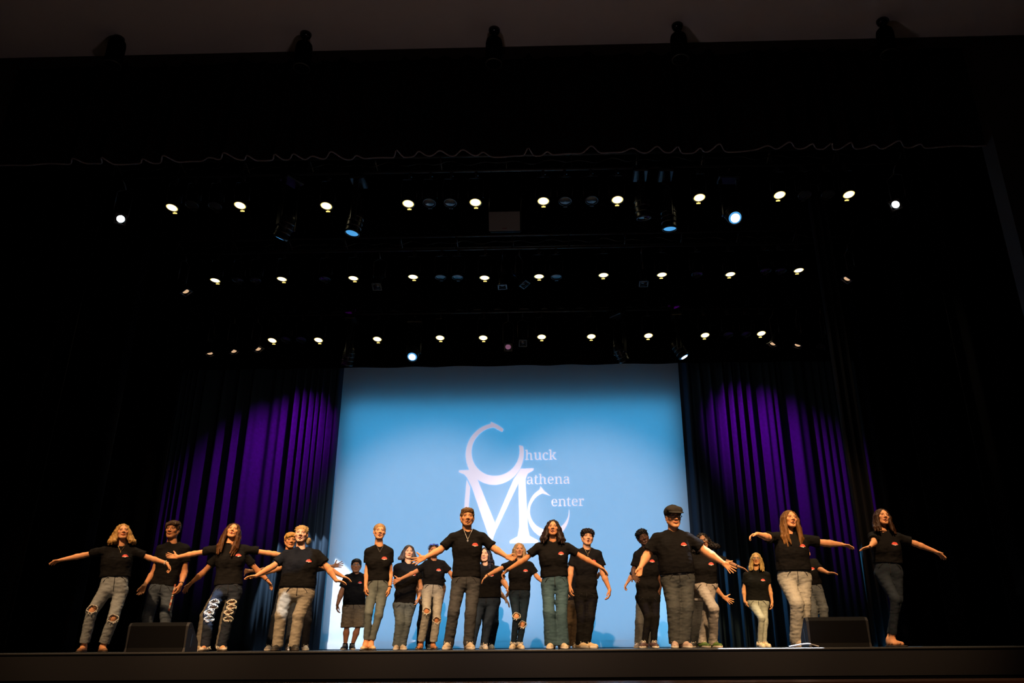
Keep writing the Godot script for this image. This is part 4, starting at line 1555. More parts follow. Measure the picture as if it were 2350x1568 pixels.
func par(at: Vector3, axis: Vector3, lit: bool, pipe: float, label: String, group: String) -> void:
	var root := thing("par_light", label, "stage light", at, group)
	var b := aim(axis)
	var down := -b.y
	var st := tool()
	lathe(st, Vector3.ZERO, down, [Vector2(0, -0.3), Vector2(0.045, -0.3), Vector2(0.075, -0.26), Vector2(0.098, -0.15), Vector2(0.108, -0.02), Vector2(0.118, -0.01), Vector2(0.118, 0.012), Vector2(0.1, 0.014), Vector2(0.1, 0.0)], 20)
	put("housing", st, M.metal, root)
	var ln := tool()
	lathe(ln, Vector3.ZERO, down, [Vector2(0.102, 0.002), Vector2(0.084, 0.008), Vector2(0.082, 0.008)] if lit else [Vector2(0.1, 0.002), Vector2(0.07, 0.008), Vector2(0, 0.012)], 20)
	put("lens_rim" if lit else "lens", ln, M.par_rim if lit else M.par_dark, root)
	if lit:
		var hot := tool()
		lathe(hot, Vector3.ZERO, down, [Vector2(0.083, 0.0085), Vector2(0.05, 0.014), Vector2(0, 0.016)], 20)
		put("lens", hot, M.par_lit, root)
	var cl := tool()
	var fd := -b.z if b.z.z > 0.0 else b.z
	box(cl, fd * 0.135 + down * 0.016, Vector3(0.07, 0.012, 0.02), Basis(down.cross(fd), down, fd))
	box(cl, fd * 0.122 + down * 0.008, Vector3(0.02, 0.01, 0.03), Basis(down.cross(fd), down, fd))
	put("retaining_clip", cl, M.par_rim if lit else M.metal_grey, root)  # on lit lamps the clip glows too, in place of light from the lens
	var yk := tool()
	var top := Vector3(0, pipe - at.y, 0)
	tube(yk, [b.x * 0.13 - down * 0.1, b.x * 0.14 + top * 0.55, b.x * 0.12 + top * 0.8, -b.x * 0.12 + top * 0.8, -b.x * 0.14 + top * 0.55, -b.x * 0.13 - down * 0.1], 0.011, 5)
	put("yoke", yk, M.metal, root)
	var cp := tool()
	box(cp, top * 0.9, Vector3(0.05, absf(top.y) * 0.2 - 0.004, 0.045), Basis.IDENTITY, 0.006)
	box(cp, top * 0.9 + Vector3(0.03, -0.02, 0.02), Vector3(0.03, 0.014, 0.03))
	put("clamp", cp, M.metal_grey, root)
	if lit:
		spot("par_beam", at + down * 0.03, at + down * 4.0, Color(1.0, 0.8, 0.5), 12.0, 26.0, 0.8, 0.09)


func moving_head(at: Vector3, axis: Vector3, pipe: float, m: Material, label: String, size := 1.0) -> void:
	var root := thing("moving_light", label, "stage light", at)
	var d := axis.normalized()
	var st := tool()
	lathe(st, Vector3.ZERO, d, [Vector2(0, -0.46 * size), Vector2(0.07, -0.45 * size), Vector2(0.115, -0.38 * size), Vector2(0.13, -0.2 * size), Vector2(0.122, -0.04 * size), Vector2(0.132, -0.03), Vector2(0.132, 0.012), Vector2(0.112, 0.014), Vector2(0.108, -0.01)], 24)
	put("head_shell", st, M.metal, root)
	var ln := tool()
	lathe(ln, Vector3.ZERO, d, [Vector2(0.108, -0.005), Vector2(0.07, 0.012), Vector2(0, 0.018)], 24)
	put("lens", ln, M.par_dark if m == M.par_dark else M.beam_blue, root)
	if m == M.beam_white:
		var hot := tool()
		lathe(hot, d * 0.016, d, [Vector2(0.078, 0.0), Vector2(0.05, 0.006), Vector2(0, 0.008)], 20)
		put("bright_core", hot, m, root)
	var mid := -d * 0.22 * size
	var side := side_of(d)
	var top := Vector3(0, pipe - at.y - 0.12, 0)
	var yk := tool()
	for s in [-1.0, 1.0]:
		var a: Vector3 = mid + side * 0.15 * s
		var e: Vector3 = Vector3(mid.x, top.y - 0.05, mid.z) + side * 0.15 * s
		box(yk, (a + e) * 0.5, Vector3(0.05, a.distance_to(e) + 0.08, 0.1), Basis(side, (e - a).normalized(), side.cross((e - a).normalized())), 0.012)
	put("yoke", yk, M.metal, root)
	var bs := tool()
	box(bs, Vector3(mid.x, top.y, mid.z), Vector3(0.38, 0.12, 0.26), Basis(Vector3.UP, atan2(-side.z, side.x)), 0.02)
	put("base_box", bs, M.metal, root)
	var cl := tool()
	tube(cl, [Vector3(mid.x, top.y + 0.05, mid.z), Vector3(mid.x, pipe - at.y - 0.04, mid.z * 0.4), Vector3(mid.x, pipe - at.y - 0.016, 0)], 0.018, 6)
	put("clamp", cl, M.metal_grey, root)
	for k in 3:
		var tr := tool()
		lathe(tr, -d * (0.12 + 0.09 * k) * size, d, [Vector2(0.126, 0), Vector2(0.136, 0.006), Vector2(0.136, 0.018), Vector2(0.126, 0.024)], 20)
		put("cooling_rib", tr, M.metal_grey, root)


func profile_light(at: Vector3, axis: Vector3, pipe: float, m: Material, label: String, group := "") -> void:
	var root := thing("profile_light", label, "stage light", at, group)
	var d := axis.normalized()
	var u := side_of(d)
	var v := d.cross(u)
	var st := tool()
	lathe(st, Vector3.ZERO, d, [Vector2(0, -0.5), Vector2(0.09, -0.5), Vector2(0.1, -0.34), Vector2(0.07, -0.3), Vector2(0.07, -0.05), Vector2(0.082, -0.04), Vector2(0.082, 0.0), Vector2(0.066, 0.0), Vector2(0.064, -0.02)], 18)
	put("barrel", st, M.metal, root)
	var ln := tool()
	lathe(ln, Vector3.ZERO, d, [Vector2(0.066, -0.02), Vector2(0.04, -0.006), Vector2(0, 0.0)], 18)
	put("lens", ln, m, root)
	var fr := tool()
	var bs := Basis(u, d, v)
	for s in [-1.0, 1.0]:
		box(fr, d * 0.02 + u * s * 0.083, Vector3(0.022, 0.012, 0.19), bs)
		box(fr, d * 0.02 + v * s * 0.083, Vector3(0.19, 0.012, 0.022), bs)
	put("gel_frame", fr, M.metal_grey, root)
	var yk := tool()
	var top := Vector3(-d.x * 0.25, pipe - at.y, -d.z * 0.25)
	var mid := -d * 0.28
	var sd := side_of(d)
	tube(yk, [mid + sd * 0.12, top.lerp(mid, 0.3) + sd * 0.13, top.lerp(mid, 0.18), top.lerp(mid, 0.3) - sd * 0.13, mid - sd * 0.12], 0.011, 5)
	tube(yk, [top.lerp(mid, 0.18), Vector3(top.x, top.y - 0.045, top.z * 0.5), Vector3(top.x, top.y - 0.014, 0)], 0.016, 6)
	put("yoke", yk, M.metal_grey, root)


func batten(called: String, label: String, x0: float, x1: float, y: float, depth: float) -> void:
	var root := thing(called, label, "pipe batten", Vector3((x0 + x1) * 0.5, y, -depth))
	var l := (x1 - x0) * 0.5
	for q in [Vector3(0, 0.03, 0), Vector3(0, 0.34, 0.0), Vector3(0, 0.24, -0.3)]:
		var st := tool()
		lathe(st, q - Vector3(l, 0, 0), Vector3.RIGHT, [Vector2(0, 0), Vector2(0.026, 0), Vector2(0.026, 2 * l), Vector2(0, 2 * l)], 10)
		put("pipe", st, M.metal_grey, root)
	var n := int(l * 2 / 1.15)
	for k in n + 1:
		var x := -l + 2 * l * k / n
		var st := tool()
		box(st, Vector3(x, 0.18, 0), Vector3(0.03, 0.3, 0.02))
		box(st, Vector3(x, 0.28, -0.15), Vector3(0.02, 0.02, 0.3), Basis(Vector3.RIGHT, -0.3))
		put("tie", st, M.metal_grey, root)
	for k in 5:
		var hg := tool()
		tube(hg, [Vector3(-l * 0.9 + 1.8 * l * k / 4.0, 0.34, 0), Vector3(-l * 0.9 + 1.8 * l * k / 4.0, 10.299 - y, 0)], 0.006, 5)
		put("lift_line", hg, M.black_plastic, root)
	var cb := tool()
	var pts := []
	for k in 121:
		pts.append(Vector3(-l + 2 * l * k / 120.0, 0.2 - 0.05 * absf(sin(k * 0.37)) - 0.03 * sin(k * 1.3), 0.035))
	tube(cb, pts, 0.009, 5)
	put("cable", cb, M.black_plastic, root)


func rig() -> void:
	var nth := ["first", "second", "third", "fourth", "fifth", "sixth", "seventh", "eighth", "ninth", "tenth"]
	var rows := [{d = 11.90, tilt = 0.20, pipe = 7.85, x0 = -7.89, x1 = 6.12, lit = [Vector3(-6.720, 7.253, -11.900), Vector3(-5.522, 7.271, -11.900), Vector3(-4.002, 7.230, -11.900), Vector3(-2.570, 7.243, -11.900), Vector3(-1.400, 7.244, -11.900), Vector3(-0.220, 7.245, -11.900), Vector3(1.062, 7.244, -11.900), Vector3(2.475, 7.257, -11.900), Vector3(3.854, 7.279, -11.900), Vector3(5.037, 7.262, -11.900)], dark = [Vector3(-6.380, 7.298, -11.900), Vector3(-5.967, 7.263, -11.900), Vector3(-2.205, 7.253, -11.900), Vector3(-1.840, 7.245, -11.900), Vector3(0.158, 7.237, -11.900), Vector3(0.618, 7.244, -11.900), Vector3(4.286, 7.269, -11.900), Vector3(4.681, 7.269, -11.900)]},
		{d = 14.60, tilt = 0.05, pipe = 7.73, x0 = -7.98, x1 = 6.14, lit = [Vector3(-7.058, 7.144, -14.600), Vector3(-5.672, 7.149, -14.600), Vector3(-4.191, 7.141, -14.600), Vector3(-2.959, 7.148, -14.600), Vector3(-1.488, 7.101, -14.600), Vector3(-0.371, 7.110, -14.600), Vector3(0.946, 7.116, -14.600), Vector3(2.135, 7.103, -14.600), Vector3(3.522, 7.087, -14.600), Vector3(4.913, 7.150, -14.600)], dark = [Vector3(-6.594, 7.136, -14.600), Vector3(-6.222, 7.129, -14.600), Vector3(-4.785, 7.132, -14.600), Vector3(-2.393, 7.128, -14.600), Vector3(-2.043, 7.121, -14.600), Vector3(-0.015, 7.094, -14.600), Vector3(2.852, 7.100, -14.600), Vector3(4.252, 7.152, -14.600), Vector3(4.560, 7.147, -14.600)]},
		{d = 17.00, tilt = 0.26, pipe = 7.33, x0 = -8.25, x1 = 6.17, lit = [Vector3(-6.651, 6.739, -17.000), Vector3(-5.569, 6.732, -17.000), Vector3(-4.195, 6.732, -17.000), Vector3(-2.734, 6.741, -17.000), Vector3(-1.732, 6.724, -17.000), Vector3(-0.380, 6.724, -17.000), Vector3(0.766, 6.716, -17.000), Vector3(2.081, 6.716, -17.000), Vector3(3.380, 6.706, -17.000), Vector3(4.669, 6.728, -17.000)], dark = [Vector3(-6.346, 6.756, -17.000), Vector3(-5.978, 6.750, -17.000), Vector3(3.919, 6.708, -17.000), Vector3(4.328, 6.712, -17.000)]}]
	var names := ["front", "middle", "rear"]
	for r in 3:
		var row: Dictionary = rows[r]
		batten("lighting_batten", "black pipe batten carrying the %s row of warm lights" % names[r], row.x0, row.x1, row.pipe, row.d)
		for k in row.lit.size():
			var p: Vector3 = row.lit[k]
			par(p, Vector3((p.x + 1.2) * 0.012, -1.0, row.tilt), true, row.pipe, "glowing warm white light, %s from the left in the %s row" % [nth[k], names[r]], "lit lights of the %s row" % names[r])
		for k in row.dark.size():
			var p: Vector3 = row.dark[k]
			par(p, Vector3((p.x + 1.2) * 0.012, -1.0, row.tilt), false, row.pipe, "unlit dark light, %s unlit one from the left in the %s row" % [nth[k], names[r]], "unlit lights of the %s row" % names[r])
	moving_head(Vector3(-4.742, 6.610, -11.900), Vector3(-0.500, -1.000, -0.300), 7.85, M.beam_blue, "moving light seen edge-on, blue lens tipped left, in the front row")
	moving_head(Vector3(-3.507, 6.678, -11.900), Vector3(-0.150, -1.000, 0.050), 7.85, M.beam_blue, "moving light with a glinting blue lens, left half of the front row")
	moving_head(Vector3(1.926, 6.653, -11.900), Vector3(0.020, -1.000, -0.100), 7.85, M.beam_blue, "moving light with a pale blue lens pointing down, right half of the front row")
	moving_head(Vector3(3.050, 6.841, -11.900), Vector3(0.050, -1.000, 0.950), 7.85, M.beam_white, "moving light with a brilliant white core facing the hall, right half of the front row")
	moving_head(Vector3(1.501, 6.873, -11.900), Vector3(0.100, -1.000, -0.200), 7.85, M.par_dark, "dark moving light pointing down, right of centre in the front row")
	moving_head(Vector3(-4.854, 6.099, -17.000), Vector3(-0.220, -1.000, -0.400), 7.33, M.beam_blue, "moving light seen edge-on beside the screen's upper left corner")
	moving_head(Vector3(-3.359, 6.277, -17.000), Vector3(0.000, -1.000, 0.900), 7.33, M.beam_white, "moving light with a brilliant round lens above the left part of the screen")
	moving_head(Vector3(1.502, 6.096, -17.000), Vector3(0.500, -1.000, -0.420), 7.33, M.beam_blue, "moving light leaning right above the screen, thin bright lens edge")
	moving_head(Vector3(2.863, 6.181, -17.000), Vector3(0.550, -1.000, 0.050), 7.33, M.beam_white, "moving light with an oval bright lens at the screen's upper right corner")
	profile_light(Vector3(-7.589, 7.036, -11.900), Vector3(0.550, -0.700, 0.750), 7.85, M.beam_white, "bright profile light at the left end of the front row")
	profile_light(Vector3(5.796, 7.039, -11.900), Vector3(-0.600, -0.750, 0.600), 7.85, M.beam_white, "bright profile light at the right end of the front row")
	profile_light(Vector3(-7.626, 6.888, -14.600), Vector3(0.600, -1.000, 0.150), 7.73, M.ember, "profile light with an orange glint at the left end of the middle row")
	profile_light(Vector3(5.849, 6.927, -14.600), Vector3(-0.600, -1.000, 0.150), 7.73, M.ember, "profile light with an orange glint at the right end of the middle row")
	profile_light(Vector3(-3.691, 6.945, -14.600), Vector3(0.000, -1.000, 0.500), 7.73, M.par_dark, "unlit profile light, left part of the middle row")
	profile_light(Vector3(-1.119, 6.898, -14.600), Vector3(0.050, -1.000, 0.100), 7.73, M.par_dark, "unlit profile light pointing down at the middle of the middle row")
	profile_light(Vector3(-0.674, 6.939, -14.600), Vector3(0.500, -1.000, 0.300), 7.73, M.par_dark, "unlit profile light tipped right at the middle of the middle row")
	profile_light(Vector3(1.753, 6.914, -14.600), Vector3(0.000, -1.000, 0.300), 7.73, M.par_dark, "unlit profile light, right part of the middle row")
	profile_light(Vector3(-8.069, 6.426, -17.000), Vector3(0.250, -1.000, 0.200), 7.33, M.ember, "profile light with a dull orange glint, outermost on the left of the rear row")
	profile_light(Vector3(-7.515, 6.471, -17.000), Vector3(0.450, -1.000, 0.250), 7.33, M.ember, "profile light with an orange glint, second on the left of the rear row")
	profile_light(Vector3(-6.950, 6.516, -17.000), Vector3(0.500, -1.000, 0.250), 7.33, M.ember, "profile light with a pale orange lens nearest the first warm light of the rear row")
	profile_light(Vector3(-1.154, 6.478, -17.000), Vector3(0.050, -0.700, 0.800), 7.33, M.pink, "square-framed light with a pink lens above the middle of the screen")
	profile_light(Vector3(-0.813, 6.580, -17.000), Vector3(0.050, -0.800, 0.700), 7.33, M.par_dark, "square-framed dark light beside the pink one above the screen")
	profile_light(Vector3(4.898, 6.456, -17.000), Vector3(-0.450, -1.000, 0.250), 7.33, M.ember, "profile light with an orange glint, nearest the last warm light of the rear row")
	profile_light(Vector3(5.457, 6.415, -17.000), Vector3(-0.400, -1.000, 0.200), 7.33, M.ember, "profile light with an orange glint, second from the right end of the rear row")
	profile_light(Vector3(5.996, 6.385, -17.000), Vector3(-0.400, -1.000, 0.100), 7.33, M.par_dark, "unlit profile light at the right end of the rear row")
	# loudspeaker on its bracket
	var c := Vector3(-0.866, 6.723, -11.700)
	var root := thing("hanging_loudspeaker", "grey loudspeaker with a small red badge hanging under the front batten", "loudspeaker", c)
	var tilt := Basis(Vector3.RIGHT, 0.42)
	var st := tool()
	box(st, Vector3.ZERO, Vector3(0.54, 0.34, 0.3), tilt, 0.02)
	put("cabinet", st, M.cabinet, root)
	var g := tool()
	box(g, tilt * Vector3(0, 0, 0.152), Vector3(0.52, 0.32, 0.012), tilt, 0.004)
	put("grille", g, M.grille_grey, root)
	var bd := tool()
	box(bd, tilt * Vector3(0.0, -0.12, 0.16), Vector3(0.075, 0.014, 0.004), tilt)
	put("badge", bd, mat(Color(0.12, 0.02, 0.02), 0.5), root)
	var wr := tool()
	for s in [-1.0, 1.0]:
		tube(wr, [tilt * Vector3(s * 0.265, 0.1, 0.05), Vector3(s * 0.27, 0.45, 0), Vector3(s * 0.27, 1.134, -0.2)], 0.006, 5)
	put("hanger_rod", wr, M.metal_grey, root)
	# cylinder downlights under the hall ceiling
	var dn := [Vector3(-6.476, 8.031, -9.200), Vector3(-3.670, 7.899, -9.200), Vector3(-0.872, 7.901, -9.200), Vector3(1.818, 7.904, -9.200), Vector3(4.799, 7.915, -9.200)]
	var which := ["far left", "left of centre", "central", "right of centre", "far right"]
	for k in 5:
		var dl := thing("ceiling_downlight", "black cylinder downlight below the hall ceiling, the %s one" % which[k], "ceiling light", dn[k], "ceiling downlights before the valance")
		var s1 := tool()
		lathe(s1, Vector3.ZERO, Vector3.UP, [Vector2(0.105, 0.0), Vector2(0.122, 0.0), Vector2(0.122, 0.36), Vector2(0.112, 0.42), Vector2(0.07, 0.47), Vector2(0.02, 0.49), Vector2(0, 0.49)], 24)
		lathe(s1, Vector3.ZERO, Vector3.UP, [Vector2(0.0, 0.06), Vector2(0.085, 0.05), Vector2(0.105, 0.0)], 24)
		put("can", s1, M.black_paint, dl)
		var s2 := tool()
		lathe(s2, Vector3(0, -0.004, 0), Vector3.UP, [Vector2(0.106, 0), Vector2(0.126, 0), Vector2(0.126, 0.008), Vector2(0.106, 0.008)], 28)
		put("trim_ring", s2, M.metal_grey, dl)
		var s3 := tool()
		tube(s3, [Vector3(0, 0.47, 0), Vector3(0, 0.56, 0)], 0.018, 8)
		put("stem", s3, M.metal_grey, dl)
		var s4 := tool()
		var ctop: float = 8.53 - dn[k].y
		lathe(s4, Vector3(0, ctop, 0), Vector3.DOWN, [Vector2(0, 0), Vector2(0.085, 0), Vector2(0.085, 0.02), Vector2(0.07, 0.06), Vector2(0.02, 0.08), Vector2(0, 0.08)], 20)
		put("ceiling_cup", s4, M.black_gloss, dl)


func wedge(at: Vector3, turn: float, label: String) -> void:
	var root := thing("stage_monitor", label, "stage monitor", at)
	root.rotation.y = turn
	var w := 0.335
	var prof := [Vector2(0.0, 0.0), Vector2(-0.02, 0.05), Vector2(-0.015, 0.3), Vector2(-0.05, 0.34), Vector2(-0.12, 0.345), Vector2(-0.4, 0.12), Vector2(-0.42, 0.0)]
	var st := tool()
	var n := prof.size()
	for k in n:
		var a: Vector2 = prof[k]
		var b: Vector2 = prof[(k + 1) % n]
		quad(st, Vector3(-w, a.y, a.x), Vector3(-w, b.y, b.x), Vector3(w, b.y, b.x), Vector3(w, a.y, a.x))
	for k in range(1, n - 1):
		for s in [-1.0, 1.0]:
			var p := Vector3(w * s, prof[0].y, prof[0].x)
			var q := Vector3(w * s, prof[k].y, prof[k].x)
			var t := Vector3(w * s, prof[k + 1].y, prof[k + 1].x)
			if s > 0:
				tri(st, p, q, t)
			else:
				tri(st, p, t, q)
	put("cabinet", st, M.cabinet, root)
	for s in [-1.0, 1.0]:
		var sd := tool()
		var out := []
		for k in n:
			out.append(Vector3((w + 0.03) * s, prof[k].y * 0.97 + 0.004, prof[k].x * 0.97 - 0.005))
		for k in range(1, n - 1):
			if s > 0:
				tri(sd, out[0], out[k], out[k + 1])
			else:
				tri(sd, out[0], out[k + 1], out[k])
		for k in n:
			var a: Vector3 = out[k]
			var b: Vector3 = out[(k + 1) % n]
			var ia := Vector3(w * s, prof[k].y, prof[k].x)
			var ib := Vector3(w * s, prof[(k + 1) % n].y, prof[(k + 1) % n].x)
			if s > 0:
				quad(sd, ia, ib, b, a)
			else:
				quad(sd, ia, a, b, ib)
		var o := put("side_panel", sd, M.side_panel, root)
		var hl := tool()
		var x: float = (w + 0.031) * s
		lathe(hl, Vector3(x, 0.3, -0.09), Vector3.RIGHT * s, [Vector2(0, -0.004), Vector2(0.028, -0.004), Vector2(0.034, 0.004), Vector2(0.04, 0.0)], 14)
		put("socket_cup", hl, M.black_plastic, o)
		var h2 := tool()
		box(h2, Vector3(x, 0.13, -0.16), Vector3(0.008, 0.16, 0.035), Basis(Vector3.RIGHT, -0.15), 0.003)
		put("side_handle", h2, M.black_plastic, o)
	var gr := tool()
	var gd := Vector3(0, 0.26, -0.28).normalized()
	box(gr, Vector3(0, 0.236, -0.262), Vector3(0.62, 0.012, 0.33), Basis(Vector3.RIGHT, -0.68), 0.004)
	put("grille", gr, M.grille, root)
	for k in 4:
		var ft := tool()
		lathe(ft, Vector3((k % 2) * 0.56 - 0.28, 0, -0.06 - 0.28 * (k / 2)), Vector3.DOWN, [Vector2(0.02, -0.01), Vector2(0.018, 0.0), Vector2(0, 0.0)], 10)
		put("rubber_foot", ft, M.black_plastic, root)


func floor_gear() -> void:
	M.side_panel = mat(Color(0.02, 0.02, 0.022), 0.5)
	M.side_panel.metallic_specular = 0.2
	wedge(Vector3(-4.965, 0, -10.200), 0.05, "black wedge monitor at the left stage edge, before the boy with the hip strap")
	wedge(Vector3(3.301, 0, -10.150), -0.05, "black wedge monitor at the right stage edge, its corner lit white")
	var st := tool()
	var pts := []
	var a := Vector3(2.668, 0, -10.050)
	for k in 25:
		var t := k / 24.0
		pts.append(a + Vector3(t * 0.38, 0.012 + 0.03 * sin(t * PI), 0.12 * sin(t * 5.0)))
	tube(st, pts, 0.009, 6)
	var o := put("cable", st, mat(Color(0.3, 0.3, 0.32), 0.5))
	tag(o, "loose pale cable lying on the stage beside the right monitor", "cable")


func cast() -> void:
	person([Vector3(-0.161, 1.556, 0), Vector3(-0.155, 1.358, -0.03), Vector3(-0.312, 1.311, 0.117), Vector3(-0.579, 1.233, 0.117), Vector3(-0.786, 1.165, 0.239), Vector3(-0.975, 1.11, 0.239), Vector3(-0.022, 1.327, -0.096), Vector3(0.193, 1.221, -0.169), Vector3(0.426, 1.152, -0.206), Vector3(0.531, 1.004, -0.269), Vector3(-0.171, 0.765, 0.126), Vector3(-0.028, 0.77, 0.02), Vector3(-0.289, 0.51, 0.16), Vector3(-0.019, 0.423, 0.1), Vector3(-0.37, 0.085, 0.056), Vector3(-0.127, 0.085, 0.035)],
		{label = "blonde woman with wavy shoulder-length hair, pale blue jeans torn open at both knees, arms out", at = Vector3(-5.924, 0, -11.046), fy = 27.6, hr = Vector3(36.2, 12.0, 4.0), hem = 0.937, tw = 0.18, size = 0.949, sex = "f", skin = Color(0.6, 0.29, 0.145), hair = "wavy", hc = Color(0.36, 0.2, 0.06), jean = Color(0.2, 0.22, 0.23), leg = "straight", shoe = "flat", shc = Color(0.18, 0.08, 0.03), legend = 0.1, rip = "knee", neckl = "gold", band = "L", paleband = 1, palm = ["d", "d"], hand = ["open", "relaxed"]})
	person([Vector3(-0.117, 1.714, 0), Vector3(-0.075, 1.518, -0.03), Vector3(-0.23, 1.451, 0.038), Vector3(-0.278, 1.102, 0.031), Vector3(-0.305, 0.893, 0.204), Vector3(-0.328, 0.716, 0.246), Vector3(0.106, 1.458, -0.044), Vector3(0.119, 1.102, -0.082), Vector3(0.182, 0.914, 0.105), Vector3(0.15, 0.725, 0.123), Vector3(-0.204, 0.835, 0.05), Vector3(-0.037, 0.837, 0.009), Vector3(-0.254, 0.498, 0.05), Vector3(0.001, 0.496, 0.05), Vector3(-0.24, 0.085, 0.018), Vector3(0.056, 0.085, 0.018)],
		{label = "tall dark-haired boy behind the left stage monitor, arms hanging, striped strap at his hip", at = Vector3(-5.734, 0, -12.006), fy = 12.4, hr = Vector3(1.5, 2.0, -3.0), hem = 0.905, tw = 0.185, size = 1.051, sex = "m", skin = Color(0.48, 0.215, 0.1), hair = "fringe", hc = Color(0.05, 0.03, 0.02), jean = Color(0.06, 0.075, 0.095), leg = "straight", shoe = "sneaker", shc = Color(0.05, 0.05, 0.05), watch = 1, strap = 1, palm = ["f", "i"], hand = ["relaxed", "relaxed"]})
	person([Vector3(-0.138, 1.56, 0), Vector3(-0.134, 1.373, -0.03), Vector3(-0.301, 1.325, 0.079), Vector3(-0.597, 1.252, 0.079), Vector3(-0.825, 1.208, 0.079), Vector3(-1.016, 1.233, 0.079), Vector3(0.041, 1.34, -0.081), Vector3(0.332, 1.279, -0.193), Vector3(0.583, 1.244, -0.281), Vector3(0.757, 1.231, -0.281), Vector3(-0.168, 0.731, 0.079), Vector3(0.006, 0.734, -0.003), Vector3(-0.277, 0.466, 0.08), Vector3(-0.025, 0.465, 0.05), Vector3(-0.292, 0.085, 0.028), Vector3(-0.076, 0.085, 0.018)],
		{label = "smiling woman with very long brown hair, dark shredded jeans with white frays, arms wide", at = Vector3(-4.423, 0, -11.101), fy = 21.4, hr = Vector3(17.7, 16.0, -8.0), hem = 0.831, tw = 0.178, size = 0.954, sex = "f", skin = Color(0.6, 0.29, 0.145), hair = "verylong", hc = Color(0.06, 0.025, 0.01), jean = Color(0.022, 0.027, 0.038), leg = "straight", shoe = "flat", shc = Color(0.45, 0.38, 0.3), rip = "shred", mouth = "smile", cuff = 1, palm = ["f", "d"], hand = ["open", "open"]})
	person([Vector3(-0.12, 1.65, 0), Vector3(-0.109, 1.468, -0.03), Vector3(-0.278, 1.416, 0.061), Vector3(-0.465, 1.13, 0.119), Vector3(-0.626, 0.983, 0.119), Vector3(-0.733, 0.843, 0.119), Vector3(0.084, 1.427, -0.07), Vector3(0.288, 1.181, -0.168), Vector3(0.457, 1.041, -0.168), Vector3(0.556, 0.898, -0.212), Vector3(-0.199, 0.796, 0.072), Vector3(0.014, 0.799, -0.005), Vector3(-0.363, 0.508, 0.03), Vector3(-0.04, 0.505, 0.03), Vector3(-0.387, 0.085, 0.011), Vector3(-0.081, 0.085, 0.011)],
		{label = "person mostly hidden behind the long-haired woman in shredded jeans, both forearms slanting down beside her", at = Vector3(-5.091, 0, -12.7), fy = 17.5, hr = Vector3(21.8, 0.0, 0.0), hem = 0.851, tw = 0.19, size = 0.971, sex = "m", skin = Color(0.48, 0.215, 0.1), hair = "short", hc = Color(0.06, 0.04, 0.02), jean = Color(0.13, 0.12, 0.1), leg = "wide", shoe = "sneaker", shc = Color(0.3, 0.2, 0.1), band = "L", palm = ["d", "d"], hand = ["open", "open"]})
	person([Vector3(-0.091, 1.52, 0), Vector3(-0.061, 1.321, -0.03), Vector3(-0.247, 1.263, 0.063), Vector3(-0.385, 1.077, 0.144), Vector3(-0.569, 0.946, 0.232), Vector3(-0.703, 0.924, 0.309), Vector3(0.136, 1.273, -0.067), Vector3(0.301, 1.073, -0.067), Vector3(0.429, 0.904, -0.074), Vector3(0.591, 0.866, -0.114), Vector3(-0.191, 0.707, 0.065), Vector3(0.061, 0.71, -0.021), Vector3(-0.228, 0.451, 0.08), Vector3(-0.003, 0.451, 0.03), Vector3(-0.248, 0.085, 0.028), Vector3(-0.038, 0.085, 0.011)],
		{label = "singing woman with ash blonde hair braided back, grey jeans and black clogs", at = Vector3(-3.533, 0, -11.18), fy = 17.0, hr = Vector3(11.5, 4.0, -2.0), hem = 0.800, tw = 0.232, size = 0.949, sex = "f", skin = Color(0.6, 0.29, 0.145), hair = "braid", hc = Color(0.34, 0.23, 0.1), jean = Color(0.24, 0.22, 0.18), leg = "straight", shoe = "clog", shc = Color(0.012, 0.012, 0.012), girth = 1.2, hs = 1.08, mouth = "open", palm = ["d", "d"], hand = ["open", "open"]})
	person([Vector3(-0.163, 1.615, 0), Vector3(-0.126, 1.428, -0.03), Vector3(-0.259, 1.371, 0.053), Vector3(-0.206, 1.175, 0.264), Vector3(-0.434, 1.081, 0.34), Vector3(-0.541, 1.052, 0.399), Vector3(0.099, 1.376, -0.089), Vector3(0.408, 1.204, -0.194), Vector3(0.634, 1.089, -0.264), Vector3(0.776, 1.035, -0.264), Vector3(-0.162, 0.782, 0.065), Vector3(0.016, 0.785, -0.006), Vector3(-0.246, 0.483, 0.03), Vector3(0.006, 0.481, 0.03), Vector3(-0.303, 0.085, 0.011), Vector3(-0.007, 0.085, 0.011)],
		{label = "boy with swept blond hair looking out from behind the singing woman in grey jeans", at = Vector3(-4.083, 0, -12.6), fy = 19.4, hr = Vector3(28.0, -2.0, 2.0), hem = 0.862, tw = 0.18, size = 0.971, sex = "m", skin = Color(0.6, 0.29, 0.145), hair = "fringe", hc = Color(0.42, 0.24, 0.07), jean = Color(0.02, 0.024, 0.032), leg = "straight", shoe = "sneaker", shc = Color(0.25, 0.23, 0.2), palm = ["d", "d"], hand = ["open", "open"]})
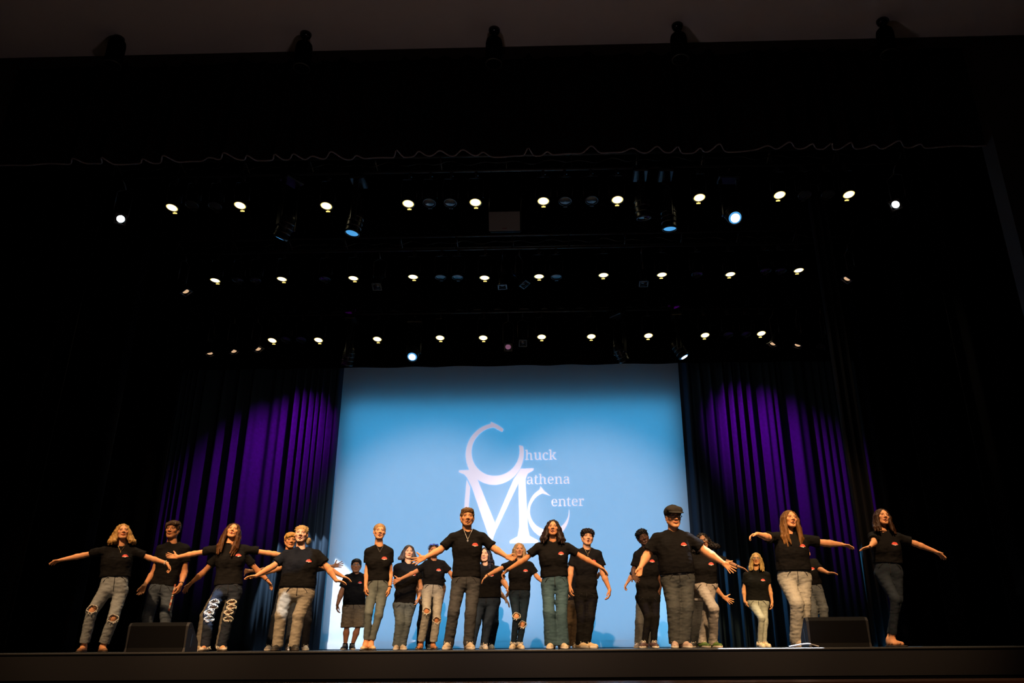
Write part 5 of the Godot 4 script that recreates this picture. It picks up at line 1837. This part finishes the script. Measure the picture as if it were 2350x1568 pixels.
	person([Vector3(-0.145, 1.567, 0), Vector3(-0.128, 1.402, -0.03), Vector3(-0.338, 1.361, 0.056), Vector3(-0.638, 1.325, 0.161), Vector3(-0.945, 1.296, 0.276), Vector3(-1.069, 1.304, 0.276), Vector3(0.091, 1.368, -0.058), Vector3(0.282, 1.379, -0.04), Vector3(0.447, 1.387, 0.023), Vector3(0.608, 1.418, 0), Vector3(-0.169, 0.761, 0.045), Vector3(0.028, 0.762, -0.007), Vector3(-0.157, 0.462, 0.03), Vector3(0.085, 0.46, 0.03), Vector3(-0.121, 0.085, 0.011), Vector3(0.074, 0.085, 0.011)],
		{label = "person screened by the singing woman in clogs, only a raised hand and a fist showing", at = Vector3(-4.479, 0, -14.4), fy = 13.8, hr = Vector3(17.3, 0.0, 0.0), hem = 0.821, tw = 0.18, size = 0.971, sex = "m", skin = Color(0.26, 0.14, 0.085), hair = "short", hc = Color(0.02, 0.015, 0.01), jean = Color(0.015, 0.015, 0.018), leg = "straight", shoe = "sneaker", shc = Color(0.3, 0.3, 0.3), palm = ["b", "f"], hand = ["fist", "spread"]})
	person([Vector3(-0.077, 1.595, 0), Vector3(-0.06, 1.441, -0.03), Vector3(-0.24, 1.38, 0.037), Vector3(-0.321, 1.087, 0.04), Vector3(-0.382, 0.838, 0.056), Vector3(-0.384, 0.658, 0.057), Vector3(0.112, 1.391, -0.036), Vector3(0.212, 1.107, -0.078), Vector3(0.223, 0.887, -0.02), Vector3(0.205, 0.729, 0.001), Vector3(-0.157, 0.78, 0.033), Vector3(0.042, 0.78, -0.009), Vector3(-0.167, 0.438, 0.02), Vector3(0.058, 0.436, 0.02), Vector3(-0.174, 0.085, 0.007), Vector3(-0.036, 0.085, 0.007)],
		{label = "heavyset man in glasses, black shirt and khaki shorts, standing at the screen's lit lower corner", at = Vector3(-4.087, 0, -16.51), fy = 11.1, hr = Vector3(11.9, 0.0, 0.0), hem = 0.838, tw = 0.215, size = 0.994, sex = "m", skin = Color(0.48, 0.215, 0.1), hair = "crew", hc = Color(0.012, 0.01, 0.009), jean = Color(0.2, 0.15, 0.09), leg = "shorts", shoe = "sneaker", shc = Color(0.012, 0.012, 0.014), girth = 1.25, hs = 1.12, glasses = 1, socks = 1, palm = ["i", "i"], hand = ["relaxed", "open"]})
	person([Vector3(-0.079, 1.584, 0), Vector3(-0.066, 1.382, -0.03), Vector3(-0.209, 1.325, 0.035), Vector3(-0.213, 1.04, 0.035), Vector3(-0.198, 0.835, 0.112), Vector3(-0.207, 0.668, 0.124), Vector3(0.074, 1.33, -0.034), Vector3(0.099, 1.022, -0.066), Vector3(0.115, 0.811, 0.005), Vector3(0.101, 0.626, -0.001), Vector3(-0.123, 0.788, 0.03), Vector3(0.022, 0.789, -0.005), Vector3(-0.128, 0.48, 0.12), Vector3(-0.006, 0.448, 0.04), Vector3(-0.157, 0.085, 0.042), Vector3(-0.092, 0.085, 0.014)],
		{label = "slim girl with fair hair pulled back, thin necklace and faded skinny jeans, arms hanging straight", at = Vector3(-2.519, 0, -11.488), fy = 12.9, hr = Vector3(18.4, 4.0, -2.0), hem = 0.906, tw = 0.148, size = 0.971, sex = "f", skin = Color(0.6, 0.29, 0.145), hair = "tied", hc = Color(0.26, 0.15, 0.06), jean = Color(0.1, 0.12, 0.12), leg = "skinny", shoe = "flat", shc = Color(0.5, 0.36, 0.2), girth = 0.88, legend = 0.13, mouth = "open", neckl = "dark", band = "L", palm = ["i", "i"], hand = ["relaxed", "relaxed"]})
	person([Vector3(-0.013, 1.579, 0), Vector3(-0.01, 1.392, -0.03), Vector3(-0.191, 1.338, 0.057), Vector3(-0.223, 1.075, -0.067), Vector3(-0.198, 0.916, -0.26), Vector3(-0.182, 0.79, -0.331), Vector3(0.158, 1.316, -0.052), Vector3(0.214, 0.994, -0.084), Vector3(0.2, 0.819, 0.001), Vector3(0.166, 0.657, 0.017), Vector3(-0.127, 0.7, 0.04), Vector3(0.054, 0.701, -0.017), Vector3(-0.071, 0.435, 0.1), Vector3(0.012, 0.422, 0.03), Vector3(-0.119, 0.085, 0.035), Vector3(-0.051, 0.085, 0.011)],
		{label = "pale-faced person with dark chin-length hair in an oversized shirt and baggy faded jeans", at = Vector3(-2.628, 0, -14.021), fy = 16.5, hr = Vector3(18.6, 0.0, -3.0), hem = 0.715, tw = 0.19, size = 0.971, sex = "f", skin = Color(0.6, 0.29, 0.145), hair = "bob", hc = Color(0.05, 0.035, 0.03), jean = Color(0.08, 0.1, 0.11), leg = "wide", shoe = "sneaker", shc = Color(0.4, 0.33, 0.25), palm = ["i", "i"], hand = ["relaxed", "relaxed"]})
	person([Vector3(-0.045, 1.555, 0), Vector3(-0.035, 1.395, -0.03), Vector3(-0.147, 1.358, 0.023), Vector3(-0.322, 1.219, 0.023), Vector3(-0.577, 1.093, 0.063), Vector3(-0.705, 1.036, 0.096), Vector3(0.109, 1.361, -0.029), Vector3(0.262, 1.176, -0.029), Vector3(0.37, 1.008, -0.029), Vector3(0.432, 0.883, -0.029), Vector3(-0.131, 0.877, 0.026), Vector3(0.058, 0.878, -0.012), Vector3(-0.086, 0.57, 0.22), Vector3(0.06, 0.46, 0.08), Vector3(-0.183, 0.085, 0.077), Vector3(0.013, 0.085, 0.028)],
		{label = "girl with blue sunglasses on her head, light grey jeans ripped at both knees, sandals", at = Vector3(-2.103, 0, -13.649), fy = 11.0, hr = Vector3(8.8, 2.0, 0.0), hem = 1.002, tw = 0.165, size = 0.960, sex = "f", skin = Color(0.48, 0.215, 0.1), hair = "tied", hc = Color(0.04, 0.025, 0.02), jean = Color(0.27, 0.27, 0.25), leg = "straight", shoe = "sandal", shc = Color(0.2, 0.1, 0.04), girth = 0.95, legend = 0.1, rip = "knee", shades = 1, palm = ["f", "i"], hand = ["spread", "open"]})
	person([Vector3(-0.011, 1.551, 0), Vector3(-0.013, 1.404, -0.03), Vector3(-0.197, 1.356, 0.024), Vector3(-0.249, 1.09, 0.024), Vector3(-0.233, 0.902, 0.062), Vector3(-0.194, 0.778, 0.068), Vector3(0.142, 1.357, -0.02), Vector3(0.218, 1.089, -0.02), Vector3(0.215, 0.9, 0.021), Vector3(0.206, 0.777, 0.036), Vector3(-0.119, 0.734, 0.015), Vector3(0.056, 0.734, -0.007), Vector3(-0.167, 0.445, 0.03), Vector3(-0.007, 0.444, 0.03), Vector3(-0.168, 0.085, 0.011), Vector3(-0.008, 0.085, 0.011)],
		{label = "person hidden behind the girl with ripped grey jeans, only dark trouser legs showing beside hers", at = Vector3(-2.432, 0, -15.4), fy = 7.2, hr = Vector3(9.0, 0.0, 0.0), hem = 0.796, tw = 0.17, size = 0.971, sex = "m", skin = Color(0.26, 0.14, 0.085), hair = "short", hc = Color(0.02, 0.015, 0.01), jean = Color(0.012, 0.014, 0.02), leg = "straight", shoe = "sneaker", shc = Color(0.03, 0.03, 0.03), palm = ["i", "i"], hand = ["open", "open"]})
	person([Vector3(-0.027, 1.708, 0), Vector3(-0.019, 1.526, -0.03), Vector3(-0.206, 1.466, 0.028), Vector3(-0.378, 1.266, 0.065), Vector3(-0.569, 1.153, 0.172), Vector3(-0.721, 1.093, 0.222), Vector3(0.178, 1.469, -0.029), Vector3(0.332, 1.303, -0.016), Vector3(0.534, 1.168, 0.038), Vector3(0.666, 1.13, 0.068), Vector3(-0.12, 0.807, 0.018), Vector3(0.076, 0.808, -0.011), Vector3(-0.163, 0.466, 0.1), Vector3(0.057, 0.445, 0.05), Vector3(-0.225, 0.085, 0.035), Vector3(0.035, 0.085, 0.018)],
		{label = "bearded young man wearing a silver cross chain and dark grey jeans, arms spread open", at = Vector3(-1.268, 0, -11.074), fy = 8.2, hr = Vector3(10.5, 2.0, 0.0), hem = 0.909, tw = 0.195, size = 1.046, sex = "m", skin = Color(0.6, 0.29, 0.145), hair = "short", hc = Color(0.11, 0.06, 0.025), jean = Color(0.045, 0.047, 0.05), leg = "straight", shoe = "sneaker", shc = Color(0.45, 0.38, 0.28), mouth = "open", neckl = "cross", beard = 1, palm = ["f", "f"], hand = ["spread", "relaxed"]})
	person([Vector3(-0.058, 1.522, 0), Vector3(-0.047, 1.344, -0.03), Vector3(-0.211, 1.288, 0), Vector3(-0.28, 1.045, 0), Vector3(-0.304, 0.861, 0), Vector3(-0.316, 0.735, 0), Vector3(0.163, 1.292, 0), Vector3(0.255, 1.09, 0), Vector3(0.363, 0.93, 0.15), Vector3(0.353, 0.836, 0.219), Vector3(-0.132, 0.74, 0), Vector3(0.104, 0.738, 0), Vector3(-0.17, 0.426, 0.06), Vector3(0.011, 0.398, 0.04), Vector3(-0.245, 0.085, 0.021), Vector3(-0.036, 0.085, 0.014)],
		{label = "broad smiling woman with a dark side braid and dark fitted jeans, behind the bearded man", at = Vector3(-1.258, 0, -14.018), fy = 0.1, hr = Vector3(-8.9, 2.0, 0.0), hem = 0.809, tw = 0.235, size = 0.943, sex = "f", skin = Color(0.6, 0.29, 0.145), hair = "sidebraid", hc = Color(0.015, 0.012, 0.014), jean = Color(0.02, 0.03, 0.05), leg = "skinny", shoe = "sneaker", shc = Color(0.5, 0.5, 0.52), girth = 1.35, hs = 1.08, mouth = "smile", palm = ["i", "i"], hand = ["open", "open"]})
	person([Vector3(-0.017, 1.466, 0), Vector3(-0.015, 1.323, -0.03), Vector3(-0.177, 1.277, 0.011), Vector3(-0.237, 1.066, 0.011), Vector3(-0.213, 0.893, 0.055), Vector3(-0.193, 0.77, 0.066), Vector3(0.116, 1.276, -0.009), Vector3(0.176, 0.972, -0.032), Vector3(0.286, 0.868, 0.016), Vector3(0.352, 0.782, 0.029), Vector3(-0.093, 0.726, 0.006), Vector3(0.068, 0.725, -0.005), Vector3(-0.061, 0.436, 0.03), Vector3(0.099, 0.435, 0.03), Vector3(-0.103, 0.085, 0.011), Vector3(0.024, 0.085, 0.011)],
		{label = "person behind the broad smiling woman, only one hand and a dark trouser leg in view", at = Vector3(-1.335, 0, -15.4), fy = 4.0, hr = Vector3(5.0, 0.0, 0.0), hem = 0.787, tw = 0.17, size = 0.971, sex = "m", skin = Color(0.26, 0.14, 0.085), hair = "short", hc = Color(0.02, 0.015, 0.01), jean = Color(0.012, 0.018, 0.03), leg = "straight", shoe = "sneaker", shc = Color(0.3, 0.3, 0.3), palm = ["i", "i"], hand = ["open", "open"]})
	person([Vector3(-0.009, 1.515, 0), Vector3(-0.005, 1.353, -0.03), Vector3(-0.153, 1.304, 0.017), Vector3(-0.312, 1.205, 0.144), Vector3(-0.514, 1.094, 0.214), Vector3(-0.612, 0.985, 0.26), Vector3(0.165, 1.298, -0.019), Vector3(0.27, 1.106, -0.019), Vector3(0.369, 1.004, -0.019), Vector3(0.424, 0.916, -0.019), Vector3(-0.086, 0.791, 0.01), Vector3(0.081, 0.791, -0.009), Vector3(-0.042, 0.475, 0.16), Vector3(0.049, 0.381, 0.05), Vector3(-0.093, 0.085, 0.056), Vector3(0.001, 0.085, 0.018)],
		{label = "blonde girl with straight shoulder hair, dark ripped jeans rolled above cream high-top shoes, white-lit forearm", at = Vector3(-0.68, 0, -13.291), fy = 6.3, hr = Vector3(8.9, 2.0, 0.0), hem = 0.878, tw = 0.172, size = 0.931, sex = "f", skin = Color(0.6, 0.29, 0.145), hair = "lob", hc = Color(0.32, 0.2, 0.09), jean = Color(0.012, 0.02, 0.032), leg = "skinny", shoe = "hightop", shc = Color(0.55, 0.46, 0.32), rip = "knee", band = "R", cuff = 2, palm = ["d", "i"], hand = ["open", "open"]})
	person([Vector3(-0.008, 1.583, 0), Vector3(-0.01, 1.4, -0.03), Vector3(-0.21, 1.348, 0.009), Vector3(-0.397, 1.159, 0.035), Vector3(-0.63, 1.022, 0.038), Vector3(-0.773, 0.913, 0.041), Vector3(0.184, 1.346, -0.008), Vector3(0.398, 1.18, -0.008), Vector3(0.634, 1.055, -0.008), Vector3(0.756, 0.949, 0.001), Vector3(-0.088, 0.802, 0.004), Vector3(0.108, 0.801, -0.005), Vector3(-0.072, 0.449, 0.1), Vector3(0.091, 0.439, 0.04), Vector3(-0.043, 0.085, 0.035), Vector3(0.096, 0.085, 0.014)],
		{label = "woman with long wavy black hair in wide-leg blue jeans, arms spread low", at = Vector3(-0.105, 0, -11.288), fy = 2.4, hr = Vector3(0.5, 8.0, -2.0), hem = 0.921, tw = 0.182, size = 0.971, sex = "f", skin = Color(0.48, 0.215, 0.1), hair = "longwavy", hc = Color(0.018, 0.01, 0.008), jean = Color(0.045, 0.085, 0.11), leg = "bell", shoe = "sneaker", shc = Color(0.5, 0.42, 0.3), mouth = "open", palm = ["d", "d"], hand = ["relaxed", "open"]})
	person([Vector3(0.072, 1.654, 0), Vector3(0.06, 1.474, -0.03), Vector3(-0.135, 1.419, 0.023), Vector3(-0.203, 1.16, 0.023), Vector3(-0.228, 0.914, 0.071), Vector3(-0.232, 0.721, 0.06), Vector3(0.239, 1.42, -0.021), Vector3(0.305, 1.102, -0.044), Vector3(0.398, 0.857, -0.028), Vector3(0.391, 0.701, -0.01), Vector3(-0.075, 0.749, 0.009), Vector3(0.115, 0.748, -0.014), Vector3(-0.05, 0.446, 0.06), Vector3(0.077, 0.445, 0.05), Vector3(-0.086, 0.085, 0.021), Vector3(0.007, 0.085, 0.018)],
		{label = "young man with thick dark curls, black trousers, chunky tan sneakers and thin gold necklace", at = Vector3(0.348, 0, -12.924), fy = 6.8, hr = Vector3(8.5, 4.0, -4.0), hem = 0.800, tw = 0.182, size = 1.029, sex = "m", skin = Color(0.6, 0.29, 0.145), hair = "curly", hc = Color(0.018, 0.011, 0.008), jean = Color(0.009, 0.009, 0.01), leg = "straight", shoe = "chunky", shc = Color(0.45, 0.34, 0.2), mouth = "o", neckl = "gold", palm = ["i", "i"], hand = ["relaxed", "relaxed"], fa = Vector2(40, 55)})
	person([Vector3(0.065, 1.536, 0), Vector3(0.062, 1.382, -0.03), Vector3(-0.124, 1.339, -0.002), Vector3(-0.167, 1.103, -0.002), Vector3(-0.148, 0.903, 0.032), Vector3(-0.12, 0.772, 0.043), Vector3(0.23, 1.336, 0.002), Vector3(0.363, 1.164, 0.002), Vector3(0.431, 1.203, 0.241), Vector3(0.488, 1.239, 0.329), Vector3(-0.075, 0.716, -0.001), Vector3(0.107, 0.715, 0.001), Vector3(-0.111, 0.415, 0.03), Vector3(0.024, 0.414, 0.03), Vector3(-0.148, 0.085, 0.01), Vector3(-0.014, 0.085, 0.01)],
		{label = "person behind the curly-haired young man, only brown trouser legs and one hand in view", at = Vector3(0.226, 0, -14.5), fy = -0.7, hr = Vector3(-0.9, 0.0, 0.0), hem = 0.773, tw = 0.18, size = 0.971, sex = "m", skin = Color(0.26, 0.14, 0.085), hair = "short", hc = Color(0.02, 0.015, 0.01), jean = Color(0.06, 0.045, 0.03), leg = "straight", shoe = "sneaker", shc = Color(0.5, 0.42, 0.3), palm = ["i", "d"], hand = ["open", "open"]})
	person([Vector3(0.011, 1.638, 0), Vector3(0.054, 1.476, -0.03), Vector3(-0.086, 1.392, -0.011), Vector3(-0.153, 1.147, -0.011), Vector3(-0.185, 1.037, 0.222), Vector3(-0.129, 0.954, 0.3), Vector3(0.206, 1.406, 0.012), Vector3(0.244, 1.078, -0.01), Vector3(0.23, 0.857, -0.01), Vector3(0.22, 0.665, -0.021), Vector3(-0.06, 0.731, -0.005), Vector3(0.14, 0.728, 0.011), Vector3(0.026, 0.448, 0.06), Vector3(0.133, 0.448, 0.05), Vector3(-0.053, 0.085, 0.021), Vector3(0.085, 0.085, 0.018)],
		{label = "dark-skinned young man with short twists tilting his head beside the man in the flat cap", at = Vector3(1.285, 0, -12.843), fy = -4.6, hr = Vector3(2.3, -4.0, 20.0), hem = 0.730, tw = 0.19, size = 1.006, sex = "m", skin = Color(0.085, 0.042, 0.026), hair = "twists", hc = Color(0.009, 0.008, 0.008), jean = Color(0.008, 0.008, 0.009), leg = "skinny", shoe = "sneaker", shc = Color(0.06, 0.03, 0.03), mouth = "smile", palm = ["f", "i"], hand = ["open", "open"]})
	person([Vector3(0.12, 1.504, 0), Vector3(0.097, 1.35, -0.03), Vector3(-0.092, 1.31, -0.015), Vector3(-0.197, 1.166, -0.015), Vector3(-0.277, 1.058, -0.015), Vector3(-0.349, 0.951, -0.015), Vector3(0.258, 1.304, 0.013), Vector3(0.272, 1.03, 0.013), Vector3(0.246, 0.845, 0.013), Vector3(0.223, 0.718, 0.013), Vector3(-0.057, 0.707, -0.005), Vector3(0.134, 0.705, 0.011), Vector3(-0.112, 0.399, 0.03), Vector3(0.114, 0.397, 0.03), Vector3(-0.144, 0.085, 0.011), Vector3(0.066, 0.085, 0.011)],
		{label = "person behind the dark-skinned young man, one pale hand out and washed grey jeans showing", at = Vector3(1.406, 0, -14.2), fy = -4.5, hr = Vector3(-5.7, 0.0, 0.0), hem = 0.776, tw = 0.18, size = 0.971, sex = "f", skin = Color(0.6, 0.29, 0.145), hair = "short", hc = Color(0.02, 0.015, 0.01), jean = Color(0.15, 0.16, 0.16), leg = "straight", shoe = "sneaker", shc = Color(0.35, 0.3, 0.3), palm = ["d", "i"], hand = ["relaxed", "open"]})
	person([Vector3(0.052, 1.662, 0), Vector3(0.043, 1.489, -0.03), Vector3(-0.187, 1.419, 0.015), Vector3(-0.334, 1.17, -0.004), Vector3(-0.446, 0.997, 0.165), Vector3(-0.492, 0.846, 0.205), Vector3(0.224, 1.425, -0.012), Vector3(0.467, 1.202, 0.007), Vector3(0.668, 1.054, 0.051), Vector3(0.802, 0.933, 0.074), Vector3(-0.047, 0.835, 0.003), Vector3(0.163, 0.834, -0.011), Vector3(-0.029, 0.492, 0.05), Vector3(0.138, 0.492, 0.03), Vector3(-0.034, 0.085, 0.018), Vector3(0.074, 0.085, 0.011)],
		{label = "large man in a dark flat cap and glasses, belted charcoal jeans, arms held open", at = Vector3(1.488, 0, -11.002), fy = 3.8, hr = Vector3(12.3, 0.0, 0.0), hem = 0.924, tw = 0.228, size = 1.029, sex = "m", skin = Color(0.6, 0.29, 0.145), hair = "crew", hc = Color(0.05, 0.03, 0.02), jean = Color(0.05, 0.055, 0.055), leg = "straight", shoe = "sneaker", shc = Color(0.4, 0.3, 0.25), girth = 1.32, hs = 1.1, glasses = 1, cap = 1, belt = 1, palm = ["f", "f"], hand = ["relaxed", "spread"]})
	person([Vector3(0.082, 1.479, 0), Vector3(0.08, 1.333, -0.03), Vector3(-0.079, 1.272, 0.001), Vector3(-0.133, 1.061, 0.001), Vector3(-0.119, 0.908, 0.001), Vector3(-0.101, 0.816, 0.001), Vector3(0.229, 1.27, -0.001), Vector3(0.376, 1.193, -0.001), Vector3(0.551, 1.102, 0.099), Vector3(0.649, 1.06, 0.152), Vector3(-0.008, 0.864, 0), Vector3(0.148, 0.839, -0.001), Vector3(0.115, 0.513, 0.28), Vector3(0.071, 0.483, 0.02), Vector3(0.1, 0.085, 0.098), Vector3(-0.038, 0.085, 0.007)],
		{label = "smiling person with curly black hair, glasses, light grey jeans and a green sneaker", at = Vector3(2.022, 0, -12.1), fy = 0.4, hr = Vector3(0.5, 0.0, 12.0), hem = 0.864, tw = 0.175, size = 0.971, sex = "f", skin = Color(0.26, 0.14, 0.085), hair = "curlylong", hc = Color(0.012, 0.01, 0.01), jean = Color(0.3, 0.28, 0.26), leg = "straight", shoe = "sneaker", shc = Color(0.07, 0.13, 0.02), mouth = "smile", band = "L", glasses = 1, palm = ["i", "d"], hand = ["open", "open"], fa = Vector2(25, 20)})
	person([Vector3(0.122, 1.476, 0), Vector3(0.11, 1.317, -0.03), Vector3(-0.068, 1.271, -0.023), Vector3(-0.114, 1.043, -0.023), Vector3(-0.111, 0.874, -0.023), Vector3(-0.106, 0.748, -0.023), Vector3(0.279, 1.264, 0.022), Vector3(0.385, 0.951, 0.02), Vector3(0.524, 0.789, 0.02), Vector3(0.634, 0.719, 0.02), Vector3(-0.025, 0.69, -0.003), Vector3(0.131, 0.688, 0.017), Vector3(-0.01, 0.387, 0.03), Vector3(0.091, 0.386, 0.03), Vector3(-0.02, 0.085, 0.011), Vector3(0.073, 0.085, 0.011)],
		{label = "person behind the flat-capped man, only dark trousers and one reaching hand in view", at = Vector3(2.186, 0, -14), fy = -7.1, hr = Vector3(-8.9, 0.0, 0.0), hem = 0.745, tw = 0.17, size = 0.971, sex = "m", skin = Color(0.6, 0.29, 0.145), hair = "short", hc = Color(0.02, 0.015, 0.01), jean = Color(0.03, 0.033, 0.035), leg = "straight", shoe = "sneaker", shc = Color(0.03, 0.03, 0.03), belt = 1, palm = ["i", "f"], hand = ["open", "spread"]})
	person([Vector3(0.125, 1.501, 0), Vector3(0.101, 1.313, -0.03), Vector3(-0.08, 1.248, -0.027), Vector3(-0.14, 0.971, -0.058), Vector3(-0.154, 0.774, -0.013), Vector3(-0.101, 0.611, -0.008), Vector3(0.283, 1.241, 0.028), Vector3(0.31, 0.963, 0.017), Vector3(0.316, 0.752, 0.056), Vector3(0.32, 0.569, 0.051), Vector3(-0.015, 0.713, -0.002), Vector3(0.164, 0.711, 0.025), Vector3(0.058, 0.477, 0.24), Vector3(0.152, 0.417, 0.04), Vector3(0.015, 0.085, 0.084), Vector3(0.108, 0.085, 0.014)],
		{label = "girl with long blonde hair, round glasses and pale faded jeans against the purple drape", at = Vector3(3.425, 0, -14.966), fy = -8.3, hr = Vector3(-12.9, 2.0, -4.0), hem = 0.772, tw = 0.195, size = 0.926, sex = "f", skin = Color(0.6, 0.29, 0.145), hair = "long", hc = Color(0.36, 0.22, 0.08), jean = Color(0.27, 0.28, 0.25), leg = "skinny", shoe = "sneaker", shc = Color(0.6, 0.48, 0.32), glasses = 1, palm = ["i", "i"], hand = ["relaxed", "relaxed"], fa = Vector2(10, 20)})
	person([Vector3(0.135, 1.636, 0), Vector3(0.103, 1.466, -0.03), Vector3(-0.088, 1.42, 0.013), Vector3(-0.221, 1.38, 0.153), Vector3(-0.41, 1.404, 0.33), Vector3(-0.561, 1.375, 0.352), Vector3(0.297, 1.384, -0.013), Vector3(0.571, 1.318, -0.013), Vector3(0.792, 1.298, -0.013), Vector3(0.939, 1.263, -0.013), Vector3(-0.006, 0.839, 0), Vector3(0.219, 0.849, -0.014), Vector3(0.04, 0.525, 0.2), Vector3(0.178, 0.532, 0.03), Vector3(0.007, 0.085, 0.07), Vector3(0.13, 0.085, 0.011)],
		{label = "tall sturdy woman with long straight light brown hair, pale grey jeans, arms stretched level", at = Vector3(3.007, 0, -11.08), fy = 3.9, hr = Vector3(10.8, 10.0, -6.0), hem = 0.956, tw = 0.222, size = 1.006, sex = "f", skin = Color(0.6, 0.29, 0.145), hair = "straightlong", hc = Color(0.13, 0.06, 0.018), jean = Color(0.27, 0.27, 0.245), leg = "straight", shoe = "sneaker", shc = Color(0.35, 0.3, 0.25), girth = 1.28, hs = 1.08, mouth = "open", palm = ["d", "d"], hand = ["relaxed", "open"], fa = Vector2(20, 20)})
	person([Vector3(0.06, 1.414, 0), Vector3(0.045, 1.298, -0.03), Vector3(-0.09, 1.261, -0.033), Vector3(-0.157, 1.052, -0.033), Vector3(-0.15, 0.884, -0.033), Vector3(-0.149, 0.777, -0.033), Vector3(0.188, 1.293, 0.036), Vector3(0.222, 1.161, 0.143), Vector3(0.303, 1.087, 0.295), Vector3(0.394, 1.08, 0.369), Vector3(0.024, 0.813, 0.006), Vector3(0.179, 0.823, 0.045), Vector3(0.078, 0.536, 0.03), Vector3(0.239, 0.56, 0.05), Vector3(0.056, 0.085, 0.011), Vector3(0.202, 0.085, 0.018)],
		{label = "person hidden behind the sturdy woman, one forearm and faded jeans visible above the right monitor", at = Vector3(3.879, 0, -13.3), fy = -13.0, hr = Vector3(-16.3, 0.0, 0.0), hem = 0.913, tw = 0.17, size = 0.971, sex = "f", skin = Color(0.6, 0.29, 0.145), hair = "short", hc = Color(0.02, 0.015, 0.01), jean = Color(0.12, 0.135, 0.14), leg = "straight", shoe = "sneaker", shc = Color(0.3, 0.3, 0.3), palm = ["i", "d"], hand = ["open", "open"]})
	person([Vector3(0.181, 1.587, 0), Vector3(0.169, 1.407, -0.03), Vector3(0.028, 1.366, -0.017), Vector3(-0.065, 1.237, 0.228), Vector3(-0.193, 1.171, 0.434), Vector3(-0.324, 1.133, 0.453), Vector3(0.322, 1.353, 0.019), Vector3(0.539, 1.245, 0.019), Vector3(0.768, 1.15, 0.019), Vector3(0.891, 1.067, 0.019), Vector3(0.053, 0.87, 0.006), Vector3(0.226, 0.867, 0.028), Vector3(0.118, 0.558, 0.16), Vector3(0.216, 0.562, -0.02), Vector3(0.04, 0.085, 0.056), Vector3(0.026, 0.085, -0.007)],
		{label = "woman with dark brown hair, navy skinny jeans and strappy sandals, at the far right", at = Vector3(4.044, 0, -10.634), fy = -6.7, hr = Vector3(5.2, 12.0, -8.0), hem = 0.994, tw = 0.168, size = 0.971, sex = "f", skin = Color(0.6, 0.29, 0.145), hair = "long", hc = Color(0.03, 0.013, 0.006), jean = Color(0.02, 0.026, 0.035), leg = "skinny", shoe = "sandal", shc = Color(0.16, 0.08, 0.04), legend = 0.13, mouth = "open", palm = ["d", "d"], hand = ["spread", "open"], fa = Vector2(30, 0)})
